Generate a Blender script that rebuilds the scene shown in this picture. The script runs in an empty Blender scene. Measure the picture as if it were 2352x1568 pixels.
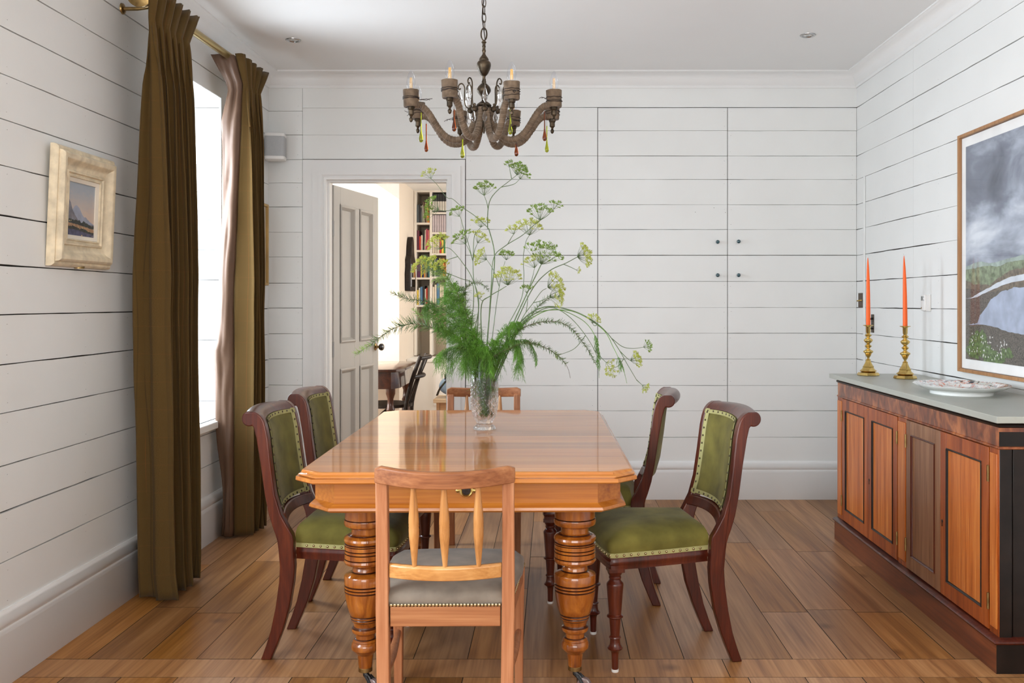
import bpy, math, random
from mathutils import Vector, Matrix, noise
from math import sin, cos, pi, radians, sqrt, atan2

# ---------------------------------------------------------------- camera, world, lights
S = bpy.context.scene
COL = S.collection
F_PX = 2150.0; CAM_H = 1.25; PU, PV = 1268.0, 694.0
cd = bpy.data.cameras.new('camera'); cam = bpy.data.objects.new('camera', cd); COL.objects.link(cam)
cam.location = (0, 0, CAM_H); cam.rotation_euler = (pi/2, 0, 0)
cd.sensor_fit = 'HORIZONTAL'; cd.sensor_width = 36; cd.lens = F_PX/2352*36
cd.shift_x = -(PU-1176)/2352; cd.shift_y = -(784-PV)/2352
cd.clip_start = 0.05
S.camera = cam
S.view_settings.view_transform = 'Standard'; S.view_settings.look = 'None'
S.view_settings.gamma = 1.0; S.view_settings.use_curve_mapping = False
S.view_settings.exposure = 0.20
S.cycles.max_bounces = 14; S.cycles.diffuse_bounces = 5; S.cycles.glossy_bounces = 4
S.cycles.transmission_bounces = 14; S.cycles.transparent_max_bounces = 24
S.cycles.caustics_reflective = False; S.cycles.caustics_refractive = False
S.cycles.sample_clamp_indirect = 4.0
wd = bpy.data.worlds.new('sky'); S.world = wd; wd.use_nodes = True
bg = wd.node_tree.nodes['Background']; bg.inputs[0].default_value = (0.86, 0.93, 1.0, 1); bg.inputs[1].default_value = 3.2

def area_light(name, loc, rot, sx, sy, power, color, portal=False, spread=180):
    l = bpy.data.lights.new(name, 'AREA'); l.shape = 'RECTANGLE'; l.size = sx; l.size_y = sy
    l.energy = power; l.color = color; l.spread = radians(spread)
    if portal: l.cycles.is_portal = True
    o = bpy.data.objects.new(name, l); COL.objects.link(o); o.location = loc; o.rotation_euler = rot
    return o
SKY = (0.81, 0.905, 1.0)
# daylight standing in the windows (just inside each pane)
area_light('daylight_window_one', (-2.20, 4.70, 1.5), (0, -pi/2+.30, 0), 1.55, 0.74, 48, SKY, spread=150)
area_light('daylight_window_two', (-2.20, 1.55, 1.5), (0, -pi/2+.30, 0), 1.55, 1.3, 56, SKY, spread=150)
area_light('daylight_window_three', (-0.1, -1.28, 1.55), (pi/2, 0, 0), 2.6, 1.6, 60, (1.0, 0.94, 0.87))
area_light('daylight_next_room', (-2.75, 7.0, 1.35), (0, -pi/2, 0), 1.7, 1.5, 95, (1.0, 0.985, 0.96))
area_light('daylight_next_room_right', (1.35, 8.0, 1.5), (0, pi/2, 0), 1.4, 1.4, 24, (1.0, 0.975, 0.94))

# ---------------------------------------------------------------- picture <-> room helpers
YB = 5.96
def P(u, v, Y): return Vector(((u-PU)*Y/F_PX, Y, CAM_H-(v-PV)*Y/F_PX))
def BX(u): return (u-PU)*YB/F_PX
def BZ(v): return CAM_H-(v-PV)*YB/F_PX
XL, XR, ZC = -1.805, 1.94, 2.71

# ---------------------------------------------------------------- mesh helpers
class MB:
    def __init__(s): s.v = []; s.f = []; s.m = []; s.uv = None
    def add(s, vs, fs, mi=0):
        b = len(s.v); s.v += [tuple(x) for x in vs]
        s.f += [tuple(b+i for i in f) for f in fs]; s.m += [mi]*len(fs)
        return s
    def box(s, x0, x1, y0, y1, z0, z1, mi=0, M=None):
        vs = [Vector((x, y, z)) for x in (x0, x1) for y in (y0, y1) for z in (z0, z1)]
        if M is not None: vs = [M @ p for p in vs]
        return s.add(vs, [(0,1,3,2),(4,6,7,5),(0,4,5,1),(2,3,7,6),(0,2,6,4),(1,5,7,3)], mi)
    def lathe(s, prof, n=24, M=None, mi=0, caps=True):
        vs = []; fs = []
        for (r, z) in prof:
            for i in range(n):
                a = 2*pi*i/n; vs.append(Vector((r*cos(a), r*sin(a), z)))
        for j in range(len(prof)-1):
            for i in range(n):
                k = (i+1) % n
                fs.append((j*n+i, j*n+k, (j+1)*n+k, (j+1)*n+i))
        if caps:
            if prof[0][0] > 1e-6: fs.append(tuple(range(n-1, -1, -1)))
            if prof[-1][0] > 1e-6: fs.append(tuple((len(prof)-1)*n+i for i in range(n)))
        if M is not None: vs = [M @ p for p in vs]
        return s.add(vs, fs, mi)
    def tube(s, pts, r, n=8, mi=0, caps=True, flat=1.0):
        pts = [Vector(p) for p in pts]
        R = r if isinstance(r, (list, tuple)) else [r]*len(pts)
        t = (pts[1]-pts[0]).normalized()
        up = Vector((0, 0, 1)) if abs(t.z) < .9 else Vector((1, 0, 0))
        nx = t.cross(up).normalized(); vs = []; fs = []
        for i, p in enumerate(pts):
            if i == 0: t = pts[1]-pts[0]
            elif i == len(pts)-1: t = pts[-1]-pts[-2]
            else: t = pts[i+1]-pts[i-1]
            t = t.normalized() if t.length > 1e-9 else Vector((0,0,1))
            nx = nx - t*nx.dot(t)
            nx = nx.normalized() if nx.length > 1e-6 else t.orthogonal().normalized()
            ny = t.cross(nx)
            for k in range(n):
                a = 2*pi*k/n; vs.append(p + nx*(cos(a)*R[i]) + ny*(sin(a)*R[i]*flat))
        for j in range(len(pts)-1):
            for k in range(n):
                q = (k+1) % n
                fs.append((j*n+k, j*n+q, (j+1)*n+q, (j+1)*n+k))
        if caps and n > 2:
            fs.append(tuple(range(n-1, -1, -1))); fs.append(tuple((len(pts)-1)*n+i for i in range(n)))
        return s.add(vs, fs, mi)
    def prism(s, poly, fn0, fn1, mi=0):
        """closed polygon (2d) placed by fn0 and fn1 -> solid between"""
        n = len(poly)
        vs = [fn0(*p) for p in poly]+[fn1(*p) for p in poly]
        fs = [tuple(range(n-1, -1, -1)), tuple(range(n, 2*n))]
        fs += [(i, (i+1) % n, n+(i+1) % n, n+i) for i in range(n)]
        return s.add(vs, fs, mi)
    def loft(s, rings, mi=0, closed=True, caps=True):
        n = len(rings[0]); vs = [p for r in rings for p in r]; fs = []
        for j in range(len(rings)-1):
            for i in range(n if closed else n-1):
                k = (i+1) % n
                fs.append((j*n+i, j*n+k, (j+1)*n+k, (j+1)*n+i))
        if caps and closed:
            fs.append(tuple(range(n-1, -1, -1))); fs.append(tuple((len(rings)-1)*n+i for i in range(n)))
        return s.add(vs, fs, mi)
    def grid(s, nu, nv, fn, mi=0, flip=False):
        vs = [fn(i/(nu-1), j/(nv-1)) for j in range(nv) for i in range(nu)]
        fs = []
        for j in range(nv-1):
            for i in range(nu-1):
                a = j*nu+i; q = (a, a+1, a+nu+1, a+nu)
                fs.append(q[::-1] if flip else q)
        return s.add(vs, fs, mi)
    def ball(s, c, r, n=8, m=5, mi=0, sz=None):
        sz = sz or (1, 1, 1); prof = []
        M = Matrix.Translation(Vector(c)) @ Matrix.Diagonal((r*sz[0], r*sz[1], r*sz[2], 1))
        prof = [(max(sin(pi*j/m), 0.0), -cos(pi*j/m)) for j in range(m+1)]
        prof[0] = (0.02, -1); prof[-1] = (0.02, 1)
        return s.lathe(prof, n, M, mi)
    def build(s, name, mats, parent=None, smooth=True, ang=35, bevel=0, bseg=2, kind=None, label=None, loc=None, recalc=True):
        me = bpy.data.meshes.new(name); me.from_pydata([tuple(v) for v in s.v], [], s.f)
        mats = mats if isinstance(mats, (list, tuple)) else [mats]
        for m in mats: me.materials.append(m)
        if len(mats) > 1: me.polygons.foreach_set('material_index', s.m)
        if recalc:
            import bmesh
            bm = bmesh.new(); bm.from_mesh(me); bmesh.ops.recalc_face_normals(bm, faces=bm.faces[:]); bm.to_mesh(me); bm.free()
        if smooth:
            me.polygons.foreach_set('use_smooth', [True]*len(me.polygons))
            try: me.set_sharp_from_angle(angle=radians(ang))
            except Exception: pass
        me.update()
        o = bpy.data.objects.new(name, me); COL.objects.link(o)
        if parent is not None: o.parent = parent
        if loc is not None: o.location = loc
        if bevel:
            b = o.modifiers.new('bevel', 'BEVEL'); b.width = bevel; b.segments = bseg; b.limit_method = 'ANGLE'; b.angle_limit = radians(40)
        if kind: o['kind'] = kind
        if label: o['label'] = label
        return o

def thing(name, label, cat, loc=(0, 0, 0), rz=0, group=None):
    o = bpy.data.objects.new(name, None); COL.objects.link(o); o.empty_display_size = .1
    o.location = loc; o.rotation_euler = (0, 0, rz)
    return tag(o, label, cat, group)
def tag(o, label, cat, group=None):
    o['label'] = label; o['category'] = cat
    if group: o['group'] = group
    return o
def kids(o): return [c for c in COL.objects if c.parent == o]
def dup(o, loc=None, rz=None, label=None, parent=None):
    c = o.copy(); COL.objects.link(c)
    if parent is not None: c.parent = parent
    if loc is not None: c.location = loc
    if rz is not None: c.rotation_euler = (0, 0, rz)
    if label: c['label'] = label
    for ch in [x for x in o.children]: dup(ch, parent=c)
    return c
def RZ(a): return Matrix.Rotation(a, 4, 'Z')
def T(x, y, z): return Matrix.Translation((x, y, z))
def smooth_path(pts, k=6):
    """catmull-rom through pts"""
    pts = [Vector(p) for p in pts]; out = []
    q = [pts[0]*2-pts[1]]+pts+[pts[-1]*2-pts[-2]]
    for i in range(1, len(q)-2):
        for j in range(k):
            t = j/k
            a, b, c, d = q[i-1], q[i], q[i+1], q[i+2]
            out.append(.5*((2*b)+(c-a)*t+(2*a-5*b+4*c-d)*t*t+(3*b-a-3*c+d)*t*t*t))
    out.append(pts[-1]); return out
def lerp(a, b, t): return a+(b-a)*t
def interp(tab, x):
    if x <= tab[0][0]: return tab[0][1]
    for (a, fa), (b, fb) in zip(tab, tab[1:]):
        if x <= b: return fa+(fb-fa)*(x-a)/(b-a)
    return tab[-1][1]
def nz(x, y=0, z=0): return noise.noise(Vector((x, y, z)))

# ---------------------------------------------------------------- materials
def _mat(name):
    m = bpy.data.materials.new(name); m.use_nodes = True
    return m, m.node_tree.nodes, m.node_tree.links, m.node_tree.nodes['Principled BSDF']
def setp(b, **k):
    names = dict(rough='Roughness', metal='Metallic', coat='Coat Weight', coatr='Coat Roughness', spec='Specular IOR Level',
                 trans='Transmission Weight', ior='IOR', sheen='Sheen Weight', sheenr='Sheen Roughness', sss='Subsurface Weight', alpha='Alpha')
    for a, v in k.items(): b.inputs[names[a]].default_value = v
def c4(c): return (c[0], c[1], c[2], 1)
def plain(name, col, var=0.06, scale=8, bump=0, bscale=60, **k):
    """colour with slight procedural variation"""
    m, N, L, b = _mat(name); setp(b, **k)
    tc = N.new('ShaderNodeTexCoord'); n = N.new('ShaderNodeTexNoise'); n.inputs['Scale'].default_value = scale; n.inputs['Detail'].default_value = 4
    L.new(tc.outputs['Object'], n.inputs['Vector'])
    r = N.new('ShaderNodeValToRGB'); r.color_ramp.elements[0].position = .3; r.color_ramp.elements[1].position = .7
    r.color_ramp.elements[0].color = c4([x*(1-var) for x in col]); r.color_ramp.elements[1].color = c4([min(1, x*(1+var)) for x in col])
    L.new(n.outputs['Fac'], r.inputs['Fac']); L.new(r.outputs['Color'], b.inputs['Base Color'])
    if bump:
        n2 = N.new('ShaderNodeTexNoise'); n2.inputs['Scale'].default_value = bscale; n2.inputs['Detail'].default_value = 3
        L.new(tc.outputs['Object'], n2.inputs['Vector'])
        bp = N.new('ShaderNodeBump'); bp.inputs['Strength'].default_value = bump; bp.inputs['Distance'].default_value = .002
        L.new(n2.outputs['Fac'], bp.inputs['Height']); L.new(bp.outputs['Normal'], b.inputs['Normal'])
    return m
def wood(name, dark, mid, light, axis='X', scale=1.0, stretch=14, fibre=.35, bump=.15, attr=False, **k):
    m, N, L, b = _mat(name); setp(b, **k)
    tc = N.new('ShaderNodeTexCoord'); src = tc.outputs['Object']
    if attr:
        at = N.new('ShaderNodeAttribute'); at.attribute_name = 'tone'
        va = N.new('ShaderNodeVectorMath'); va.operation = 'MULTIPLY_ADD'; va.inputs[1].default_value = (37, 53, 11)
        L.new(at.outputs['Color'], va.inputs[0]); L.new(src, va.inputs[2]); src = va.outputs[0]
    mp = N.new('ShaderNodeMapping'); s = 6*scale
    sc = {'X': (s/stretch, s, s), 'Y': (s, s/stretch, s), 'Z': (s, s, s/stretch)}[axis]
    mp.inputs['Scale'].default_value = sc; L.new(src, mp.inputs['Vector'])
    n1 = N.new('ShaderNodeTexNoise'); n1.inputs['Scale'].default_value = 1.6; n1.inputs['Detail'].default_value = 5; n1.inputs['Distortion'].default_value = 1.2
    L.new(mp.outputs[0], n1.inputs['Vector'])
    mp2 = N.new('ShaderNodeMapping'); s2 = 90*scale
    sc2 = {'X': (s2/40, s2, s2), 'Y': (s2, s2/40, s2), 'Z': (s2, s2, s2/40)}[axis]
    mp2.inputs['Scale'].default_value = sc2; L.new(src, mp2.inputs['Vector'])
    n2 = N.new('ShaderNodeTexNoise'); n2.inputs['Scale'].default_value = 1.0; n2.inputs['Detail'].default_value = 3
    L.new(mp2.outputs[0], n2.inputs['Vector'])
    mx = N.new('ShaderNodeMix'); mx.data_type = 'FLOAT'; mx.inputs[0].default_value = fibre
    L.new(n1.outputs['Fac'], mx.inputs[2]); L.new(n2.outputs['Fac'], mx.inputs[3])
    r = N.new('ShaderNodeValToRGB'); e = r.color_ramp.elements
    e[0].position = .32; e[0].color = c4(dark); e[1].position = .68; e[1].color = c4(light)
    q = e.new(.5); q.color = c4(mid)
    L.new(mx.outputs[0], r.inputs['Fac']); out = r.outputs['Color']
    if attr:
        h = N.new('ShaderNodeHueSaturation'); sp = N.new('ShaderNodeSeparateColor'); L.new(at.outputs['Color'], sp.inputs[0])
        m1 = N.new('ShaderNodeMapRange'); m1.inputs[3].default_value = .74; m1.inputs[4].default_value = 1.22; L.new(sp.outputs[0], m1.inputs[0])
        m2 = N.new('ShaderNodeMapRange'); m2.inputs[3].default_value = .85; m2.inputs[4].default_value = 1.06; L.new(sp.outputs[1], m2.inputs[0])
        L.new(out, h.inputs['Color']); L.new(m1.outputs[0], h.inputs['Value']); L.new(m2.outputs[0], h.inputs['Saturation']); out = h.outputs['Color']
        kn = N.new('ShaderNodeTexVoronoi'); kn.inputs['Scale'].default_value = 2.6; L.new(src, kn.inputs['Vector'])
        kr = N.new('ShaderNodeValToRGB'); kr.color_ramp.elements[0].position = .02; kr.color_ramp.elements[0].color = (.3, .2, .12, 1)
        kr.color_ramp.elements[1].position = .11; kr.color_ramp.elements[1].color = (1, 1, 1, 1); L.new(kn.outputs['Distance'], kr.inputs['Fac'])
        mm = N.new('ShaderNodeMix'); mm.data_type = 'RGBA'; mm.blend_type = 'MULTIPLY'; mm.inputs[0].default_value = .8
        L.new(out, mm.inputs[6]); L.new(kr.outputs['Color'], mm.inputs[7]); out = mm.outputs[2]
    L.new(out, b.inputs['Base Color'])
    if bump:
        bp = N.new('ShaderNodeBump'); bp.inputs['Strength'].default_value = bump; bp.inputs['Distance'].default_value = .001
        L.new(mx.outputs[0], bp.inputs['Height']); L.new(bp.outputs['Normal'], b.inputs['Normal'])
    return m
def emis(name, col, st):
    m, N, L, b = _mat(name); b.inputs['Emission Color'].default_value = c4(col); b.inputs['Emission Strength'].default_value = st
    b.inputs['Base Color'].default_value = c4(col); return m
def glass(name, col=(1, 1, 1), rough=0.0, ior=1.5, thin=False, f0=.042, clear=0):
    m, N, L, b = _mat(name)
    if thin:
        out = N['Material Output']; tr = N.new('ShaderNodeBsdfTransparent'); tr.inputs[0].default_value = c4(col)
        gl = N.new('ShaderNodeBsdfGlossy'); gl.inputs['Roughness'].default_value = .02
        lw = N.new('ShaderNodeLayerWeight'); lw.inputs['Blend'].default_value = .5
        pw = N.new('ShaderNodeMath'); pw.operation = 'POWER'; pw.inputs[1].default_value = 5.0; L.new(lw.outputs['Facing'], pw.inputs[0])
        fr = N.new('ShaderNodeMath'); fr.operation = 'MULTIPLY_ADD'; fr.inputs[1].default_value = .90 if f0 > .03 else .35; fr.inputs[2].default_value = f0; L.new(pw.outputs[0], fr.inputs[0])
        mx = N.new('ShaderNodeMixShader'); L.new(fr.outputs[0], mx.inputs[0]); L.new(tr.outputs[0], mx.inputs[1]); L.new(gl.outputs[0], mx.inputs[2])
        L.new(mx.outputs[0], out.inputs[0]); return m
    b.inputs['Base Color'].default_value = c4(col); setp(b, rough=rough, ior=ior, trans=1.0)
    if clear:
        tr = N.new('ShaderNodeBsdfTransparent'); mx = N.new('ShaderNodeMixShader'); mx.inputs[0].default_value = clear
        L.new(b.outputs[0], mx.inputs[1]); L.new(tr.outputs[0], mx.inputs[2]); L.new(mx.outputs[0], N['Material Output'].inputs[0])
    return m

M_WALL = plain('wall_paint', (.785, .795, .785), var=.02, scale=3, bump=.12, bscale=25, rough=.42)
M_TRIM = plain('trim_paint', (.79, .79, .785), var=.015, scale=3, rough=.35)
M_CEIL = plain('ceiling_paint', (.83, .83, .825), var=.01, scale=2, rough=.8)
M_GAP = plain('dark_gap', (.035, .028, .022), rough=.9)
M_CREAM = plain('cream_paint', (.80, .735, .65), var=.02, rough=.5)
M_WHITE = plain('white_paint', (.86, .85, .82), var=.01, rough=.5)
M_FLOOR = wood('oak_floor', (0.1748, 0.0636, 0.0156), (0.3220, 0.1393, 0.0390), (0.4416, 0.2193, 0.0780), 'Y', scale=1.2, stretch=16, fibre=.4, bump=.25, attr=True, rough=.36, spec=.32)
M_TABLE = wood('golden_polished_wood', (.33, .11, .025), (.50, .20, .05), (.62, .29, .09), 'X', scale=.8, stretch=16, fibre=.4, bump=.03, rough=.32, coat=.8, coatr=.09)
M_APRON = wood('golden_wood_apron', (0.2640, 0.0681, 0.0072), (0.3920, 0.1258, 0.0143), (0.4960, 0.1850, 0.0273), 'X', scale=1.2, stretch=16, fibre=.5, bump=.05, rough=.35, coat=.4, coatr=.15)
M_TLEG = wood('varnished_turned_wood', (0.1275, 0.0281, 0.0028), (0.2975, 0.0819, 0.0084), (0.4590, 0.1560, 0.0210), 'Z', scale=2.2, stretch=5, fibre=.2, bump=.02, rough=.3, spec=.3, coat=1.0, coatr=.05)
M_MAHOG = wood('red_mahogany', (0.0315, 0.0051, 0.0024), (0.0720, 0.0110, 0.0048), (0.1215, 0.0229, 0.0072), 'Z', scale=1.5, stretch=10, fibre=.4, bump=.03, rough=.35, spec=.3, coat=.4, coatr=.15)
M_OAKR = wood('pinkish_worn_wood', (0.2460, 0.0819, 0.0300), (0.3772, 0.1482, 0.0638), (0.4920, 0.2262, 0.1087), 'Z', scale=1.6, stretch=12, fibre=.4, bump=.08, rough=.45, spec=.3, coat=.1, coatr=.3)
M_OAKRX = wood('pinkish_worn_wood_rail', (0.1872, 0.0592, 0.0196), (0.3120, 0.1184, 0.0455), (0.4212, 0.1850, 0.0770), 'X', scale=1.6, stretch=12, fibre=.4, bump=.08, rough=.45, spec=.3, coat=.1, coatr=.3)
M_BEECH = wood('honey_spindle_wood', (0.3360, 0.1360, 0.0360), (0.4788, 0.2160, 0.0648), (0.5712, 0.2880, 0.1008), 'Z', scale=2.5, stretch=8, fibre=.4, bump=.04, rough=.32, coat=.4, coatr=.2)
M_BEECHX = wood('honey_rail_wood', (0.3780, 0.1520, 0.0360), (0.5040, 0.2320, 0.0648), (0.6048, 0.3200, 0.1080), 'X', scale=2.5, stretch=3, fibre=.4, bump=.04, rough=.32, coat=.4, coatr=.2)
M_SIDE = wood('sideboard_wood', (0.1280, 0.0210, 0.0036), (0.2960, 0.0595, 0.0084), (0.4320, 0.1085, 0.0168), 'Z', scale=2.0, stretch=14, fibre=.35, bump=.06, rough=.38, spec=.3, coat=.25, coatr=.2)
M_SIDEP = wood('sideboard_panel_wood', (0.2550, 0.0504, 0.0060), (0.5100, 0.1332, 0.0204), (0.6800, 0.2592, 0.0600), 'Z', scale=2.6, stretch=26, fibre=.45, bump=.05, rough=.38, spec=.3, coat=.25, coatr=.2)
M_SIDEG = wood('faded_sideboard_wood', (0.1275, 0.0451, 0.0160), (0.2465, 0.1025, 0.0416), (0.3570, 0.1804, 0.0880), 'Z', scale=2.6, stretch=18, fibre=.45, bump=.05, rough=.4, coat=.2, coatr=.25)
M_SIDEY = wood('sideboard_frieze_wood', (0.0680, 0.0163, 0.0070), (0.2000, 0.0481, 0.0140), (0.4480, 0.1480, 0.0455), 'Z', scale=1.7, stretch=2, fibre=.12, bump=.05, rough=.35, coat=.35, coatr=.2)
M_PLINTH = wood('sideboard_plinth_wood', (0.0595, 0.0144, 0.0060), (0.1445, 0.0336, 0.0105), (0.2465, 0.0680, 0.0210), 'Y', scale=1.4, stretch=8, fibre=.3, bump=.1, rough=.4, coat=.2, coatr=.3)
M_BLACKW = plain('blackened_wood', (.012, .007, .005), var=.4, scale=12, bump=.15, rough=.4, spec=.25, coat=.12, coatr=.2)
M_GREYTOP = plain('grey_painted_top', (.40, .41, .365), var=.05, scale=5, rough=.38, spec=.4)
M_BRASS = plain('worn_brass', (.62, .44, .15), var=.15, scale=25, metal=1.0, rough=.24)
M_OLDBRASS = plain('aged_brass', (.30, .20, .08), var=.3, scale=40, metal=1.0, rough=.38)
M_RODM = plain('brass_rod', (.46, .36, .16), var=.05, metal=1.0, rough=.3)
M_BRONZE = plain('dark_bronze', (.075, .055, .035), var=.5, scale=40, metal=.8, rough=.42)
M_IRON = plain('dark_iron', (.05, .05, .052), var=.2, metal=.9, rough=.4)
M_CHROME = plain('brushed_chrome', (.45, .45, .45), metal=1.0, rough=.22)
M_PAD = plain('white_felt', (.75, .73, .7), rough=.9)
M_BLACK = plain('black_gloss', (.012, .010, .010), var=.2, rough=.2, coat=.5)
# ================================================================ THE SETTING
ZR = [0.02, .22, .39, .56, .72, .89, 1.053, 1.217, 1.383, 1.549, 1.713, 1.87, 2.03, 2.18, 2.342, 2.489, ZC]
ZL = [0.02, .23, .395, .56, .712, .885, 1.045, 1.209, 1.372, 1.536, 1.70, 1.852, 2.0, 2.155, 2.31, 2.467, ZC]

def gapw(seed, s, lo=.0004, hi=.0022):
    v = .38+1.1*nz(s*1.3+seed*7.3, seed*3.1)+.8*nz(s*8+seed*5.7, seed*1.3)
    return lo+(hi-lo)*min(1, max(0, v))
def boards(mb, fn, zs, s0, s1, holes=(), joints=(), seed=0, lo=.0004, hi=.0022, strong={}, skip=()):
    """horizontal boards; fn(s, z, depth)->point; depth>0 goes into the wall"""
    D = .010
    for k in range(len(zs)-1):
        if k in skip: continue
        za, zb = zs[k], zs[k+1]
        cuts = sorted({za, zb} | {h[j] for h in holes for j in (2, 3) if za < h[j] < zb})
        for ca, cb in zip(cuts, cuts[1:]):
            mid = (ca+cb)/2; segs = [(s0, s1)]
            for h in holes:
                if h[2] < mid < h[3]:
                    ns = []
                    for a, b in segs:
                        if h[1] <= a or h[0] >= b: ns.append((a, b)); continue
                        if a < h[0]: ns.append((a, h[0]))
                        if b > h[1]: ns.append((h[1], b))
                    segs = ns
            ns = []
            for a, b in segs:
                js = [j for j in joints if a < j < b]
                pts = [a]+js+[b]
                for x, y in zip(pts, pts[1:]): ns.append((x+(.0008 if x in js else 0), y-(.0008 if y in js else 0)))
            for a, b in ns:
                if b-a < .004: continue
                n = max(2, int((b-a)/.07)+1)
                rows = [[], [], [], []]
                for i in range(n+1):
                    s = a+(b-a)*i/n
                    g0 = gapw(seed+k, s, *(strong.get(k, (lo, hi)))) if ca == za else 0
                    g1 = gapw(seed+k+1+.5, s, *(strong.get(k+1, (lo, hi)))) if cb == zb else 0
                    w = .0014*nz(s*.9, seed+k*3.3)
                    e0 = .0006 if ca == za else 0; e1 = .0006 if cb == zb else 0
                    rows[0].append(fn(s, ca+g0, D)); rows[1].append(fn(s, ca+g0+e0, w*.3))
                    rows[2].append(fn(s, cb-g1-e1, w*.3)); rows[3].append(fn(s, cb-g1, D))
                vs = [p for r in rows for p in r]; m = n+1; fs = []
                for r in range(3):
                    for i in range(n): fs.append((r*m+i, r*m+i+1, (r+1)*m+i+1, (r+1)*m+i))
                mb.add(vs, fs, 0)
                for e in (0, n):   # ends
                    mb.add([rows[0][e], rows[1][e], rows[2][e], rows[3][e]], [(0, 1, 2, 3)], 0)
                # backing
                xa_ = a-.002 if any(abs(a-j) < .002 for j in joints) else a; xb2 = b+.002 if any(abs(b-j) < .002 for j in joints) else b
                mb.add([fn(xa_, ca-.001, D-.0005), fn(xb2, ca-.001, D-.0005), fn(xb2, cb+.001, D-.0005), fn(xa_, cb+.001, D-.0005)], [(0, 1, 2, 3)], 1)
def nails(mb, fn, zs, ss, seed=0, a=.03, b=.03, skiph=()):
    rnd = random.Random(seed)
    for k in range(1, len(zs)-1):
        for s in ss:
            for z in (zs[k]+.03, zs[k+1]-.028):
                if rnd.random() < .75:
                    dx = rnd.uniform(-.004, .004); z += rnd.uniform(-.004, .004)
                    w = rnd.uniform(.001, .0025)
                    mb.add([fn(s+dx-w, z-.0006, -.0006), fn(s+dx+w, z-.0006, -.0006), fn(s+dx+w, z+.0006, -.0006), fn(s+dx-w, z+.0006, -.0006)], [(0, 1, 2, 3)], 1)
def struct(mb, name, mats, **k):
    return mb.build(name, mats, kind='structure', **k)
GAPM = plain('nail_mark', (.25, .23, .21), rough=.8)  # grey for nail marks

# window openings (y0,y1,z0,z1)
W1 = (4.30, 5.106, .625, 2.364)
W2 = (.85, 2.25, .625, 2.364)
fL = lambda s, z, d: Vector((XL-d, s, z))
mb = MB(); boards(mb, fL, ZL, -1.2, YB+.012, holes=[W1, W2], joints=[2.62], seed=3, lo=.0008, hi=.0030)
nails(mb, fL, ZL, [3.1, 3.62, 3.98], seed=5)
struct(mb, 'wall_left', [M_WALL, M_GAP], smooth=False, recalc=False)
# window reveals, boards and frame
def window_left(n, W):
    y0, y1, z0, z1 = W; XO = -2.26
    mb = MB()
    for yy, sg in ((y0, -1), (y1, 1)):
        fr = (lambda s, z, d, yy=yy, sg=sg: Vector((XL-.0005-s, yy-sg*.0018+sg*d, z)))
        zz = [z0]+[q for q in ZL if z0+.02 < q < z1-.02]+[z1]
        boards(mb, fr, zz, 0.0, .45, seed=17*n, lo=.0003, hi=.0016)
    mb.box(XO-.02, XL-.0005, y0, y1, z1-.0018, z1+.01)          # soffit
    for yy in (y0, y1):                              # corner beads
        s = -1 if yy == y0 else 1
        mb.box(XL-.012, XL+.0015, min(yy, yy+s*.05), max(yy, yy+s*.05), z0, z1)
    mb.box(XL-.012, XL+.0015, y0-.05, y1+.05, z1, z1+.03)
    o = struct(mb, 'window_%d' % n, [M_WALL, M_GAP], smooth=False, recalc=False)
    fb = MB(); x0, x1 = XO, XO+.045
    fb.box(x0, x1, y0, y0+.05, z0, z1); fb.box(x0, x1, y1-.05, y1, z0, z1)
    fb.box(x0, x1, y0, y1, z1-.05, z1); fb.box(x0, x1, y0, y1, z0, z0+.06)
    zm = (z0+z1)/2; fb.box(x0, x1+.01, y0, y1, zm-.025, zm+.025)
    ym = (y0+y1)/2; fb.box(x0+.01, x1-.005, ym-.011, ym+.011, z0, z1)
    for q in (z0+(zm-z0)/2, zm+(z1-zm)/2): fb.box(x0+.01, x1-.005, y0, y1, q-.011, q+.011)
    fb.build('window_frame', M_WHITE, o, bevel=.003)
    g = MB(); g.box(x0+.018, x0+.022, y0+.04, y1-.04, z0+.05, z1-.04); g.build('window_pane', glass('pane_glass_%d' % n, thin=True), o)
    s = MB(); s.box(XO, XL+.045, y0-.03, y1+.03, z0-.04, z0); s.build('window_sill', M_WHITE, o, bevel=.006)
window_left(1, W1); window_left(2, W2)

# back wall -----------------------------------------------------------------
fB = lambda s, z, d: Vector((s, YB+d, z))
xa, xb, xc, xd, xe = BX(695), BX(1069), BX(1373), BX(1671), XR
ox0, ox1, oz = BX(750), BX(1028), 2.03
mb = MB()
ZL2 = [BZ(v) for v in (1140, 1066, 1004, 943, 884, 824, 766, 707, 650, 590, 533, 475, 420, 366, 310, 255)]+[ZC]
boards(mb, fB, ZL2, XL-.012, xa-.001, seed=31, lo=.0, hi=.0016)
for (q0, q1, q2_, q3) in ((XL-.1, ox0-.025, 0, ZC+.02), (ox1+.025, XR+.1, 0, ZC+.02), (ox0-.025, ox1+.025, oz+.03, ZC+.02)): mb.box(q0, q1, YB+.0105, YB+.07, q2_, q3, mi=1)
mb.box(XL-.1, XL-.0105, 5.3, YB+.07, 0, ZC+.02, mi=1)
boards(mb, fB, [BZ(v) for v in (366, 310, 248, 200)], xa+.001, xb, seed=41, lo=.0, hi=.0003, strong={0: (.002, .003), 3: (.0016, .003)})
boards(mb, fB, [BZ(203), ZC], xa, xb, seed=41.5, strong={0: (.0016, .003)})
boards(mb, fB, [BZ(247), BZ(200), ZC], xb, xe, seed=45, strong={0: (.0016, .0028), 1: (.0002, .0008)})
ZM = [BZ(v) for v in (1140, 1066, 1004, 943, 885, 824, 765, 706, 646, 586, 527, 470, 412, 358, 300, 247)]
boards(mb, fB, ZM, xb+.0025, xc-.0022, seed=51, lo=.0, hi=.0014, strong={9: (.0008, .002)})
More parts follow.
